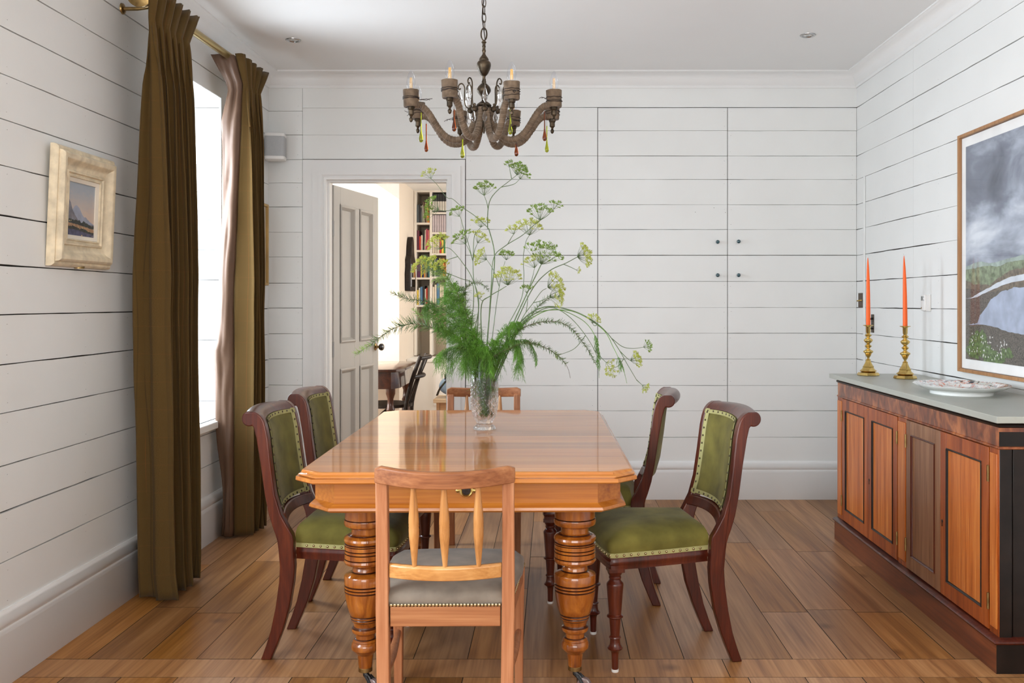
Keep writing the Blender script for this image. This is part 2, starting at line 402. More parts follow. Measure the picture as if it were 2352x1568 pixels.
boards(mb, fB, ZM[:2], xc, xe, seed=52)
nails(mb, fB, ZM, [xc-.03, xb+.03], seed=6); nails(mb, fB, ZL2, [xa-.03], seed=9)
struct(mb, 'wall_back', [M_WALL, M_GAP], smooth=False, recalc=False)
# flush cupboard doors with knobs
KNOB = plain('teal_glass_knob', (.005, .06, .08), rough=.08, coat=1.0, coatr=.03, spec=.8)
for (x0, x1, rows, hu, n, holes3) in ((xc, xd, ZM[1:10], (1647, 632), 2, ()), (xd, xe, ZM[1:10], (1695, 632), 3, ()),
                             (xc, xd, ZM[9:], (1647, 556), 4, ((1597, 487), (1640, 477), (1666, 488))), (xd, xe, ZM[9:], (1695, 555), 5, ())):
    mb = MB(); boards(mb, fB, rows, x0+.002, x1-.002, seed=60+n*7, lo=.0, hi=.0014, strong={0: (.0012, .002), len(rows)-1: (.0012, .002)})
    nails(mb, fB, rows, [x0+.02, x1-.02] if x0 == xc else [x0+.02, x1-.03], seed=n)
    for (u, v) in holes3:
        mb.lathe([(.002, 0), (.0018, .0004)], 8, T(BX(u), YB-.0004, BZ(v)) @ Matrix.Rotation(pi/2, 4, 'X'), mi=1)
    o = struct(mb, 'door_%d' % n, [M_WALL, M_GAP], smooth=False, recalc=False)
    k = MB(); k.lathe([(.006, 0), (.005, .012), (.010, .016), (.0125, .022), (.0125, .028), (.009, .034), (.003, .037)], 16,
                      T(BX(hu[0]), YB, BZ(hu[1])) @ Matrix.Rotation(pi/2, 4, 'X'))
    k.build('knob', KNOB, o, label='dark teal glossy knob')

# right wall ------------------------------------------------------------------
fR = lambda s, z, d: Vector((XR+d, s, z))
mb = MB(); boards(mb, fR, ZR, -1.2, YB+.012, joints=[5.03], seed=83, lo=.0, hi=.0030)
mb.box(XR+.0105, XR+.1, -1.45, YB+.07, 0, ZC+.02, mi=1)
nails(mb, fR, ZR, [5.45, 4.7], seed=15)
struct(mb, 'wall_right', [M_WALL, M_GAP], smooth=False, recalc=False)
mb = MB(); mb.box(XR-.010, XR, 5.79, 5.815, .22, 2.03)
struct(mb, 'trim_2', M_WALL, bevel=.004)
# rear wall (behind the camera) with a wide window
W3 = (-1.5, 1.3, .75, 2.35)
mb = MB(); fK = lambda s, z, d: Vector((s, -1.2-d, z)); boards(mb, fK, ZR, XL, XR, holes=[W3], seed=99)
mb.box(W3[0]-.01, W3[0], -1.40, -1.2, W3[2], W3[3]); mb.box(W3[1], W3[1]+.01, -1.40, -1.2, W3[2], W3[3])
mb.box(W3[0], W3[1], -1.40, -1.2, W3[3], W3[3]+.01); mb.box(W3[0], W3[1], -1.40, -1.17, W3[2]-.03, W3[2])
struct(mb, 'wall_rear', [M_WALL, M_GAP], smooth=False, recalc=False)
mb = MB()
for x in (W3[0], -.6, .35, W3[1]-.05): mb.box(x, x+.05, -1.40, -1.35, W3[2], W3[3])
mb.box(W3[0], W3[1], -1.40, -1.35, W3[2], W3[2]+.05); mb.box(W3[0], W3[1], -1.40, -1.35, W3[3]-.05, W3[3])
w3 = struct(mb, 'window_3', M_WHITE)
g = MB(); g.box(W3[0]+.02, W3[1]-.02, -1.377, -1.373, W3[2]+.02, W3[3]-.02); g.build('window_pane', glass('pane_glass_3', thin=True), w3)

# ceiling ------------------------------------------------------------------------
mb = MB(); mb.box(XL-.5, XR+.1, -1.45, YB+.16, ZC, ZC+.05); struct(mb, 'ceiling', M_CEIL, smooth=False)
# cornice & baseboards : profile (d from wall, z) swept
CORN = [(0, 2.612), (.009, 2.612), (.013, 2.622), (.010, 2.630), (.018, 2.638), (.024, 2.66), (.044, 2.686), (.060, 2.692), (.066, 2.700), (.078, 2.702), (.078, ZC), (0, ZC)]
BASE = [(0, .240), (.006, .240), (.010, .232), (.020, .222), (.026, .208), (.027, .196), (.021, .188), (.028, .176), (.030, .170), (.030, 0), (0, 0)]
def run(prof, name, pts, dirs, m=M_TRIM):
    """pts: path corner points (x,y); dirs: inward offset vectors per point (mitred)"""
    mb = MB(); rings = [[Vector((p[0]+d*q[0], p[1]+d*q[1], z)) for d, z in prof] for p, q in zip(pts, dirs)]
    mb.loft(rings); struct(mb, name, m, ang=50)
run(CORN, 'trim_1', [(XL, -1.2), (XL, YB), (XR, YB), (XR, -1.2)], [(1, 1), (1, -1), (-1, -1), (-1, 1)])
run(BASE, 'baseboard_left', [(XL, -1.2), (XL, YB)], [(1, 0), (1, -1)])
run(BASE, 'baseboard_right', [(XR, YB), (XR, -1.2)], [(-1, -1), (-1, 0)])
run(BASE, 'baseboard_back', [(xb, YB), (XR, YB)], [(0, -1), (-1, -1)])
run(BASE, 'baseboard_back_left', [(XL, YB), (xa, YB)], [(1, -1), (0, -1)])

# door surround and lining -------------------------------------------------------
ox0, ox1, oz = BX(750), BX(1028), 2.03
mb = MB()
AR = [(0, .0), (0, .016), (.012, .020), (.022, .016), (.030, .022), (.05, .024), (.062, .020), (.085, .020), (.085, .0)]  # (offset outward, proud)
def arch(side):
    rings = []
    for (x, z, sx, sz) in ((ox0, 0, -1, 0), (ox0, oz, -1, 1), (ox1, oz, 1, 1), (ox1, 0, 1, 0)):
        rings.append([Vector((x+sx*o, (YB-p) if side == 0 else (YB+.15+p), z+sz*o)) for o, p in AR])
    mb.loft(rings)
arch(0); arch(1)
# flat boards outside the moulding, to the board walls
mb.box(xa+.003, ox0-.08, YB-.008, YB+.02, 0, BZ(367)); mb.box(ox1+.08, xb-.002, YB-.008, YB+.02, 0, BZ(367)); mb.box(ox0-.09, ox1+.09, YB-.0075, YB+.0195, oz+.08, BZ(367.1))
# lining
mb.box(ox0-.02, ox0, YB, YB+.15, 0, oz); mb.box(ox1, ox1+.02, YB, YB+.15, 0, oz); mb.box(ox0, ox1, YB, YB+.15, oz, oz+.02)
mb.box(ox0, ox0+.012, YB+.03, YB+.10, 0, oz-.012); mb.box(ox1-.012, ox1, YB+.03, YB+.10, 0, oz-.012); mb.box(ox0, ox1, YB+.03, YB+.10, oz-.012, oz)
struct(mb, 'trim_3', M_TRIM, ang=30)

# floor: individual boards -------------------------------------------------------------
rnd = random.Random(4)
mb = MB(); tones = []
def fboard(x0, x1, y0, y1, swap=False):
    g = .0009; t = (rnd.random(), rnd.random(), rnd.random())
    n0 = len(mb.f)
    z = rnd.uniform(-.0004, .0004)
    b = .0005
    vs = [(x0+g, y0+g, z-b), (x1-g, y0+g, z-b), (x1-g, y1-g, z-b), (x0+g, y1-g, z-b), (x0+g+b, y0+g+b, z), (x1-g-b, y0+g+b, z), (x1-g-b, y1-g-b, z), (x0+g+b, y1-g-b, z)]
    mb.add(vs, [(4, 5, 6, 7)]); mb.add(vs, [(0, 1, 5, 4), (1, 2, 6, 5), (2, 3, 7, 6), (3, 0, 4, 7)], 1)
    for _ in range(5): tones.append(t)
PW = .190; x_ref = (1820.6-PU)*3.281/F_PX
k0 = int((XL-x_ref)/PW)-1
YT0, YT1 = 3.122, 3.281
for k in range(k0, 24):
    x0 = max(XL, x_ref+k*PW); x1 = min(XR, x_ref+(k+1)*PW)
    if x1-x0 < .005: continue
    for (a, b) in ((-1.2, YT0), (YT1, YB+.16)):
        y = a
        while y < b:
            ln = rnd.uniform(.7, 1.9)
            if y == a: ln *= rnd.uniform(.3, 1)
            e = min(b, y+ln)
            if b-e < .25: e = b
            fboard(x0, x1, y, e); y = e
# threshold board laid across
x = XL
while x < XR:
    e = min(XR, x+2.4); n0 = len(tones); fboard(x, e, YT0, YT1)
    for q in range(n0, len(tones)): tones[q] = (.92, .45, .3)
    x = e
nf_main = len(mb.f)
mb.add([(XL-.5, -1.25, -.002), (XR+.1, -1.25, -.002), (XR+.1, YB+.2, -.002), (XL-.5, YB+.2, -.002)], [(0, 1, 2, 3)], 1); tones.append((0, 0, 0))
fl = struct(mb, 'floor', [M_FLOOR, M_GAP], smooth=False, recalc=False)
ca = fl.data.color_attributes.new('tone', 'FLOAT_COLOR', 'CORNER')
for p in fl.data.polygons:
    for li in p.loop_indices: ca.data[li].color = (*tones[p.index], 1)

# ================================================================ NEXT ROOM SHELL
NZ = 2.30
mb = MB()
mb.box(-2.9, 1.5, YB+.20, 9.5, -.05, -.0025); struct(mb, 'floor_next_room', wood('next_room_floor', (.25, .16, .09), (.42, .28, .17), (.52, .36, .22), 'X', rough=.4), smooth=False)
mb = MB(); mb.box(-2.95, 1.55, YB+.15, 9.5, NZ, NZ+.05); struct(mb, 'ceiling_next_room', M_WHITE, smooth=False)
mb = MB()
# party wall (back face of the dining room wall, round the door)
mb.box(-2.95, ox0-.02, YB+.07, YB+.15, 0, ZC); mb.box(ox1+.02, XR+.1, YB+.07, YB+.15, 0, ZC); mb.box(ox0-.02, ox1+.02, YB+.07, YB+.15, oz+.02, ZC)
struct(mb, 'wall_party', M_CREAM, smooth=False)
mb = MB()
PX = -1.30
mb.box(-2.9, PX, 7.96, 9.45, 0, NZ)       # pier beyond the window bay
mb.box(PX, 1.5, 9.15, 9.45, 0, NZ)        # far wall behind the bookcase
struct(mb, 'wall_far', plain('warm_cream_paint', (.70, .60, .49), var=.01, rough=.6), smooth=False)
mb = MB()
BW = (6.3, 7.75, .75, 2.12)
mb.box(-2.95, -2.85, YB+.15, BW[0], 0, NZ); mb.box(-2.95, -2.85, BW[1], 7.96, 0, NZ)
mb.box(-2.95, -2.85, BW[0], BW[1], 0, BW[2]); mb.box(-2.95, -2.85, BW[0], BW[1], BW[3], NZ)
mb.box(-2.85, PX-.0, YB+.15, 7.96, 2.125, NZ)        # lowered soffit of the window bay
struct(mb, 'wall_left_next_room', M_WHITE, smooth=False)
mb = MB()
for y in (BW[0], (BW[0]+BW[1])/2-.025, BW[1]-.05): mb.box(-2.93, -2.88, y, y+.05, BW[2], BW[3])
mb.box(-2.93, -2.88, BW[0], BW[1], BW[2], BW[2]+.05); mb.box(-2.93, -2.88, BW[0], BW[1], BW[3]-.05, BW[3])
w4 = struct(mb, 'window_4', M_WHITE)
g = MB(); g.box(-2.907, -2.903, BW[0]+.02, BW[1]-.02, BW[2]+.02, BW[3]-.02); g.build('window_pane', glass('pane_glass_4', thin=True), w4)
mb = MB(); mb.box(1.45, 1.55, YB+.15, 7.3, 0, NZ); mb.box(1.45, 1.55, 8.7, 9.5, 0, NZ); mb.box(1.45, 1.55, 7.3, 8.7, 0, .8); mb.box(1.45, 1.55, 7.3, 8.7, 2.1, NZ)
struct(mb, 'wall_right_next_room', M_CREAM, smooth=False)
# open panelled door -------------------------------------------------------------------
hx, hy = ox0+.010, YB+.155
dl, dh, dt = .775, 2.005, .044
ang = atan2(6.92-hy, -1.268-hx)
D0 = thing('door_1', 'grey white four panel door opened into the next room', 'door', (hx, hy, .012), ang)
D0['kind'] = 'structure'
del D0['category']
mb = MB(); M_DOOR = plain('door_paint', (.40, .385, .36), var=.015, rough=.4)
# local: x along the leaf, y thickness, z up.  visible face = -y side
st = .105; px = [st, (dl-.09)/2, (dl+.09)/2, dl-st]; pz = [.22, .79, .97, 1.885]
mb.box(0, px[0], 0, dt, 0, dh); mb.box(px[3], dl, 0, dt, 0, dh); mb.box(px[1], px[2], 0, dt, pz[0], pz[3])
mb.box(px[0], px[3], 0, dt, 0, pz[0]); mb.box(px[0], px[3], 0, dt, pz[3], dh); mb.box(px[0], px[1], 0, dt, pz[1], pz[2]); mb.box(px[2], px[3], 0, dt, pz[1], pz[2])
lf = mb.build('door_leaf', M_DOOR, D0, bevel=.0015)
for (a, b) in ((px[0], px[1]), (px[2], px[3])):
    for (c, d) in ((pz[0], pz[1]), (pz[2], pz[3])):
        mb = MB(); mb.box(a, b, .016, dt-.016, c, d)
        for sgn, y0 in ((1, 0.0), (-1, dt)):
            def ring(o, h): return [Vector((x, y0+sgn*h, z)) for x, z in ((a+o, c+o), (b-o, c+o), (b-o, d-o), (a+o, d-o))]
            mb.loft([ring(-.006, -.004), ring(.004, -.010), ring(.012, -.007), ring(.020, .004), ring(.030, .0165)], caps=False)
        mb.build('door_panel', M_DOOR, D0, ang=25)
for z in (1.72, .93, .16):
    mb = MB(); mb.box(-.0015, 0, -.004, .040, z-.05, z+.05); mb.lathe([(.006, -.05), (.006, .05)], 10, T(-.003, dt+.002, z))
    mb.box(-.0022, -.001, .004, .036, z-.048, z+.048)
    for q in (-.036, -.012, .012, .036): mb.lathe([(.004, 0), (.003, .0012)], 8, T(-.0016, .018+(.006 if q in (-.012, .036) else -.006), z+q) @ Matrix.Rotation(-pi/2, 4, 'Y'))
    mb.build('hinge', M_CHROME, D0, ang=30)
for sg, y0 in ((-1, 0), (1, dt)):
    mb = MB(); R = T(dl-.055, y0, .925-.012) @ Matrix.Rotation(pi/2 if sg < 0 else -pi/2, 4, 'X')
    mb.lathe([(.026, 0), (.026, .004), (.014, .008), (.010, .012), (.009, .03)], 20, R, caps=False)
    kb = mb.build('door_knob_rose', M_OLDBRASS, D0)
    mb = MB(); mb.lathe([(.009, .028), (.020, .032), (.026, .042), (.026, .052), (.019, .062), (.004, .066)], 20, R); mb.build('door_knob', M_BLACK, D0)
# ================================================================ DINING TABLE
TZ = .74
M_VELVET = plain('green_velvet', (.148, .130, .030), var=.36, scale=9, rough=.85, spec=.15, sheen=.12, sheenr=.4)
M_GIMP = plain('green_braid', (.38, .36, .16), var=.12, scale=60, rough=.9, spec=.2)
M_GREYV = plain('grey_velvet', (.19, .155, .122), var=.2, scale=14, rough=.9, spec=.15, sheen=.12, sheenr=.4)
M_STUD = plain('brass_stud', (.40, .32, .18), metal=1.0, rough=.25)
M_DSTUD = plain('dark_stud', (.10, .08, .06), metal=1.0, rough=.3)

def octo(hx, hy, c, z): return [Vector(p) for p in ((-hx+c, -hy, z), (hx-c, -hy, z), (hx, -hy+c, z), (hx, hy-c, z), (hx-c, hy, z), (-hx+c, hy, z), (-hx, hy-c, z), (-hx, -hy+c, z))]
def table_top_mat():
    m = wood('table_top_wood', (0.2940, 0.0874, 0.0109), (0.4200, 0.1420, 0.0204), (0.5376, 0.2184, 0.0408), 'X', scale=.9, stretch=18, fibre=.45, bump=.03, rough=.42, spec=.25, coat=.8, coatr=.06)
    N, L = m.node_tree.nodes, m.node_tree.links; b = N['Principled BSDF']
    src = b.inputs['Base Color'].links[0].from_socket
    tc = N.new('ShaderNodeTexCoord'); sx = N.new('ShaderNodeSeparateXYZ'); L.new(tc.outputs['Object'], sx.inputs[0])
    # boards run across the table: each takes its own tone
    dv = N.new('ShaderNodeMath'); dv.operation = 'MULTIPLY_ADD'; dv.inputs[1].default_value = 1/.157; dv.inputs[2].default_value = 20.35; L.new(sx.outputs['Y'], dv.inputs[0])
    fl_ = N.new('ShaderNodeMath'); fl_.operation = 'FLOOR'; L.new(dv.outputs[0], fl_.inputs[0])
    wn = N.new('ShaderNodeTexWhiteNoise'); wn.noise_dimensions = '1D'; L.new(fl_.outputs[0], wn.inputs['W'])
    mr = N.new('ShaderNodeMapRange'); mr.inputs[3].default_value = .78; mr.inputs[4].default_value = 1.15; L.new(wn.outputs['Value'], mr.inputs[0])
    fr = N.new('ShaderNodeMath'); fr.operation = 'FRACT'; L.new(dv.outputs[0], fr.inputs[0])
    gt = N.new('ShaderNodeMath'); gt.operation = 'GREATER_THAN'; gt.inputs[1].default_value = .0075; L.new(fr.outputs[0], gt.inputs[0])
    mr2 = N.new('ShaderNodeMapRange'); mr2.inputs[3].default_value = .45; mr2.inputs[4].default_value = 1.0; L.new(gt.outputs[0], mr2.inputs[0])
    mu = N.new('ShaderNodeMath'); mu.operation = 'MULTIPLY'; L.new(mr.outputs[0], mu.inputs[0]); L.new(mr2.outputs[0], mu.inputs[1])
    h = N.new('ShaderNodeHueSaturation'); L.new(src, h.inputs['Color']); L.new(mu.outputs[0], h.inputs['Value']); L.new(h.outputs[0], b.inputs['Base Color'])
    return m
tb = thing('dining_table', 'long golden wooden dining table with clipped corners and fat turned legs', 'table', (-.272, 3.625, 0), .0145)
TX, TY = .52, .826
mb = MB()
rg = [(-.022, TZ), (-.019, TZ), (-.015, TZ-.002), (-.013, TZ-.008), (-.006, TZ-.013), (-.005, TZ-.0155), (-.0095, TZ-.0165), (-.0095, TZ-.0185), (.0, TZ-.019), (.001, TZ-.030), (-.003, TZ-.034), (-.03, TZ-.034)]
mb.loft([octo(TX+o, TY+o, .062, z) for o, z in rg])
mb.build('tabletop', table_top_mat(), tb, ang=25)
mb = MB()
AXx, AYy = TX-.045, TY-.045
mb.loft([octo(AXx+o, AYy+o, .075, z) for o, z in ((-.03, TZ-.034), (0, TZ-.034), (0, .640), (.006, .634), (.014, .628), (.016, .620), (.010, .614), (-.03, .612))])
mb.build('apron', M_APRON, tb, ang=25)
mb = MB(); Ry = T(0.0, -AYy-.0005, .678) @ Matrix.Rotation(pi/2, 4, 'X')
mb.lathe([(.021, 0), (.021, .003), (.017, .006), (.014, .004), (.013, .0015)], 24, Ry)
for s in (-1, 1): mb.lathe([(.0065, 0), (.006, .003), (.002, .005)], 10, T(s*.026, -AYy-.0005, .678) @ Matrix.Rotation(pi/2, 4, 'X'))
ks = mb.build('winding_socket', M_BRASS, tb)
mb = MB(); mb.lathe([(.013, .0016), (.011, .002)], 16, Ry); mb.box(-.005, .005, -AYy-.0045, -AYy-.001, .673, .683); mb.build('socket_hole', M_BLACK, ks)
LEGP = [(-20, 175), (148, 175), (152, 170), (158, 180), (180, 184), (205, 178), (215, 165), (222, 128), (235, 120), (275, 120), (282, 132), (288, 145), (292, 150), (298, 165), (312, 180), (330, 184), (350, 178), (358, 170), (362, 166), (366, 178), (372, 178), (376, 168), (380, 178), (410, 178), (415, 167), (420, 178), (438, 178), (443, 167), (448, 178), (486, 178), (490, 167), (496, 180), (515, 184), (535, 172), (548, 140), (552, 105), (560, 98), (575, 108), (600, 112), (606, 106), (612, 120), (622, 150), (634, 176), (644, 181), (710, 180), (716, 168), (724, 180), (738, 180), (744, 168), (750, 180), (764, 179), (770, 168), (778, 177), (850, 168), (920, 152), (975, 135), (985, 126), (990, 131), (1003, 127), (1010, 119), (1016, 124), (1028, 120), (1036, 113), (1078, 98), (1088, 100), (1096, 116), (1112, 118), (1128, 112), (1140, 92), (1150, 84), (1182, 82), (1190, 95), (1205, 108), (1212, 104), (1225, 115), (1250, 122), (1275, 118), (1300, 98), (1318, 76), (1326, 70), (1440, 58)]
legp = [(h*.000372, .6137-y*.000372) for y, h in LEGP][::-1]
M_GROOVE = plain('dark_groove', (.06, .014, .004), var=.2, rough=.3, coat=.8, coatr=.06)  # darker colour for the narrow groove faces of the legs
def table_leg(x, y, ca):
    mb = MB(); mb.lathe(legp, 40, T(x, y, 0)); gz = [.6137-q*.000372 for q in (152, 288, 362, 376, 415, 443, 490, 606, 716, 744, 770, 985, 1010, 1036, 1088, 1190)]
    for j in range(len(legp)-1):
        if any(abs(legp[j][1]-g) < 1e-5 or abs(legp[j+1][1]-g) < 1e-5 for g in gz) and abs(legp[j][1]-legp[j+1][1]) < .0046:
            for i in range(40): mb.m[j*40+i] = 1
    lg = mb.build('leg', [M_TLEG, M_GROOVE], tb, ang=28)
    mb = MB(); mb.lathe([(.019, .066), (.0225, .0665), (.0225, .0785), (.021, .080)], 24, T(x, y, 0)); mb.build('ferrule', M_OLDBRASS, lg)
    R = T(x, y, 0) @ RZ(ca)
    mb = MB(); mb.tube([R @ Vector(p) for p in ((0, 0, .068), (.002, 0, .055), (.018, 0, .045), (.030, 0, .032), (.034, 0, .024))], [.009, .010, .009, .007, .006], 10)
    for s in (-1, 1): mb.tube([R @ Vector(p) for p in ((.012, s*.009, .052), (.026, s*.0125, .040), (.034, s*.0125, .025))], [.005, .005, .006], 8)
    mb.build('caster_fork', M_IRON, lg)
    mb = MB(); W = R @ T(.034, 0, .0235) @ Matrix.Rotation(pi/2, 4, 'X')
    mb.lathe([(.006, -.009), (.020, -.0085), (.0235, -.006), (.0235, .006), (.020, .0085), (.006, .009)], 24, W)
    mb.build('caster_wheel', plain('brown_ceramic_wheel', (.19, .13, .12), rough=.3, coat=.5), lg)
for (x, y, ca) in ((-.337, -.61, -.6), (.337, -.61, -.5), (-.350, .735, 2.4), (.345, .735, .8)): table_leg(x, y, ca)

# ================================================================ GREEN VELVET CHAIRS
PF = [(0, .018, -.017), (.05, .040, .002), (.105, .062, .020), (.187, .087, .038), (.277, .103, .052), (.332, .108, .056), (.394, .106, .053), (.425, .107, .050), (.445, .104, .045), (.47, .089, .036), (.517, .064, .022), (.586, .044, .009), (.689, .029, -.006), (.78, .018, -.022), (.815, .011, -.031), (.838, .004, -.036)]
def post_poly():
    fr = [(x, z) for z, x, _ in PF[:-1]]
    top = [(.004, .838), (-.001, .847), (-.008, .856), (-.017, .864), (-.028, .870)]+[(-.047+.0265*cos(a), .8465+.0265*sin(a)) for a in [radians(d) for d in range(115, 285, 14)]]+[(-.037, .823)]
    re = [(x, z) for z, _, x in reversed(PF[:-1])]
    return fr+top+re
def half_at(z): return interp([(0, .138), (.33, .158), (.45, .172), (.6, .176), (.85, .168)], z)
def side_in(z): return half_at(z)
LEGC = [(590, 60), (598, 68), (612, 64), (622, 58), (636, 50), (644, 55), (656, 55), (664, 49), (680, 55), (692, 66), (702, 74), (715, 76), (760, 72), (850, 65), (975, 55), (982, 60), (988, 72), (998, 73), (1004, 64), (1012, 52), (1090, 46), (1165, 41), (1172, 50), (1182, 53), (1190, 44), (1215, 44), (1245, 48), (1262, 58), (1272, 68), (1282, 66), (1294, 46), (1308, 36), (1330, 32), (1462, 28)]
FR_X = .448; FR_H = .195; SEAT_R = .108
def seat_outline(off, z, n=6, bow=.012):
    """closed ring around the seat, offset inward by off"""
    fx, fh, rx, rh = FR_X+.022-off, FR_H+.024-off, SEAT_R-.004+off*.3, .158-off*.6
    c = .02
    pts = []
    for i in range(n+1):   # front edge
        t = -1+2*i/n; pts.append(Vector((fx+bow*(1-t*t), t*(fh-c), z)))
    pts.append(Vector((fx-c*.3, fh-.004, z))); pts.append(Vector((fx-c, fh, z)))
    for i in range(1, n+1):
        t = i/n; pts.append(Vector((lerp(fx-c, rx, t), lerp(fh, rh, t)+.004*sin(pi*t), z)))
    for i in range(1, n+1):
        t = 1-2*i/n; pts.append(Vector((rx, t*rh, z)))
    for i in range(1, n+1):
        t = i/n; pts.append(Vector((lerp(rx, fx-c, t), -lerp(rh, fh, t)-.004*sin(pi*t), z)))
    pts.append(Vector((fx-c*.3, -fh+.004, z)))
    return pts
def make_chair(label):
    t = thing('dining_chair', label, 'chair', group='green velvet dining chairs')
    poly = post_poly()
    for s in (-1, 1):
        mb = MB(); w = .034
        def f(x, z, o, s=s): return Vector((x, s*(half_at(z)+o), z))
        mb.prism(poly, lambda x, z: f(x, z, -.002), lambda x, z: f(x, z, w-.002))
        mb.build('back_post', M_MAHOG, t, ang=40, bevel=.005, bseg=3)
        mb = MB(); mb.lathe([(.013, .0), (.014, .002), (.013, .005)], 14, T(.001, s*(.138+.015), 0)); mb.build('felt_pad', M_PAD, t)
        # front leg
        mb = MB(); prof = [(h*.0003825, (1487-y)*.0003825) for y, h in LEGC][::-1]
        mb.lathe(prof, 20, T(FR_X-.008, s*(FR_H-.012), 0)); mb.box(FR_X-.008-.028, FR_X-.008+.026, s*(FR_H-.012)-.027, s*(FR_H-.012)+.027, .341, .356)
        lg = mb.build('front_leg', M_MAHOG, t, ang=30)
        mb = MB(); mb.lathe([(.0115, 0), (.0125, .003), (.0122, .0095)], 14, T(FR_X-.008, s*(FR_H-.012), 0)); mb.build('felt_pad', M_PAD, lg)
    # seat rail
    mb = MB()
    mb.loft([seat_outline(.02, .352), seat_outline(.004, .352), seat_outline(.004, .366), seat_outline(.0005, .371), seat_outline(.0, .380), seat_outline(.003, .386), seat_outline(.003, .392), seat_outline(.03, .392)])
    mb.build('seat_rail', M_MAHOG, t, ang=30)
    mb = MB()
    mb.loft([seat_outline(.012, .3925), seat_outline(.001, .3928), seat_outline(-.0005, .408), seat_outline(.004, .4095)], caps=False); mb.build('braid_trim', M_GIMP, t)
    # cushion dome
    mb = MB(); rings = [seat_outline(.004, .392), seat_outline(.0, .410), seat_outline(-.004, .425), seat_outline(-.003, .443), seat_outline(.010, .458), seat_outline(.032, .471), seat_outline(.065, .480), seat_outline(.105, .486)]
    cen = Vector((.285, 0, .489)); last = rings[-1]
    rings += [[p.lerp(cen, k) + Vector((0, 0, 0)) for p in last] for k in (.4, .75, .97)]
    for r in rings[4:]:
        for p in r: p.z += .004*nz(p.x*8, p.y*8, 3)
    mb.loft(rings); mb.build('seat_cushion', M_VELVET, t, ang=60)
    mb = MB(); ring = seat_outline(-.001, .4005)
    # evenly spaced studs along the ring (front and sides)
    L_ = []; acc = 0
    loop = ring[2*6+3+6-1:]+ring[:2*6+2] if False else ring
    for a, b in zip(loop, loop[1:]+loop[:1]):
        seg = (b-a).length; k = 0
        while acc <= seg:
            p = a.lerp(b, acc/seg)
            if p.x > SEAT_R+.012: L_.append((p, (b-a).normalized()))
            acc += .026
        acc -= seg
    for p, d in L_:
        nrm = Vector((d.y, -d.x, 0)); Mx = Matrix.Translation(p+nrm*-.0005) @ nrm.to_track_quat('Z', 'Y').to_matrix().to_4x4()
        mb.lathe([(.0048, -.001), (.0046, .001), (.003, .003), (.0006, .0038)], 8, Mx)
    mb.build('stud_row', M_STUD, t)
    # crest rail: scrolled section, bowed backwards in the middle
    sec = [(.001, .842), (-.008, .855), (-.017, .863), (-.028, .869)]+[(-.047+.0258*cos(a), .8465+.0258*sin(a)) for a in [radians(d) for d in range(115, 285, 14)]]+[(-.044, .832), (-.034, .836), (-.020, .836), (-.010, .834)]
    rings = []
    for i in range(13):
        q = -1+2*i/12; bow = -.026*(1-q*q); up = .006*(1-q*q)
        rings.append([Vector((x+bow, q*.170, z+up)) for x, z in sec])
    mb = MB(); mb.loft(rings); mb.build('crest_rail', M_MAHOG, t, ang=50)
    # lower back rail
    sec = [(.082, .478), (.070, .515), (.052, .515), (.060, .478)]
    rings = []
    for i in range(13):
        q = -1+2*i/12; bow = -.026*(1-q*q)
        rings.append([Vector((x+bow, q*.176, z+.010*(1-q*q))) for x, z in sec])
    mb = MB(); mb.loft(rings); mb.build('lower_back_rail', M_MAHOG, t, ang=50, bevel=.004)
    # upholstered pad
    def fx(z): return interp([(z_, a) for z_, a, b in PF], z)
    def padp(q, v, push, edge=0):
        z = lerp(.524, .846, v); y = q*(half_at(z)-.003)
        return Vector((fx(z)-.010-.026*(1-q*q)+push, y, z+.004*(1-q*q)))
    def padf(a, b):
        q = -1+2*a; v = b; d = min(1, 6*min(a, 1-a)) * min(1, 7*min(b, 1-b))
        return padp(q, v, .002+.014*sqrt(max(0, d)))
    mb = MB(); mb.grid(15, 21, padf); mb.build('back_pad', M_VELVET, t, ang=70)
    mb = MB(); mb.grid(9, 11, lambda a, b: padp(-1+2*a, b, -.022)); mb.build('back_cover', M_VELVET, t, ang=70)
    mb = MB()
    def strip(f0, f1, n=14):
        mb.add([p for i in range(n+1) for p in (f0(i/n), f1(i/n))], [(2*i, 2*i+2, 2*i+3, 2*i+1) for i in range(n)])
    e = .09; ev = .055
    P_ = lambda a, b: padp(-1+2*a, b, .0125)
    strip(lambda s: P_(0.02, s), lambda s: P_(e, s)); strip(lambda s: P_(.98, s), lambda s: P_(1-e, s))
    strip(lambda s: P_(s, .01), lambda s: P_(s, ev)); strip(lambda s: P_(s, .99), lambda s: P_(s, 1-ev))
    for i in range(11):
        for a in (.05, .95):
            p = P_(a, (i+.5)/11); mb.ball(p+Vector((.001, 0, 0)), .0042, 8, 4, mi=1, sz=(.7, 1, 1))
    for i in range(9):
        for b in (.028, .972):
            p = P_((i+.5)/9, b); mb.ball(p+Vector((.001, 0, 0)), .0042, 8, 4, mi=1, sz=(.7, 1, 1))
    mb.build('back_braid', [M_GIMP, M_DSTUD], t)
    return t
ch = make_chair('green velvet chair right of the table, nearer one, in full view')
ch.location = (.619, 3.42, 0); ch.rotation_euler[2] = atan2(-.07, -.44)
dup(ch, (.451, 4.02, 0), atan2(.053, -.456), 'green velvet chair right of the table, further back and seen edge on')
dup(ch, (-1.0, 3.44, 0), -.01, 'green velvet chair left of the table, nearer one beside the curtain')
dup(ch, (-1.02, 4.075, 0), -.02, 'green velvet chair left of the table, further one in front of the open door')

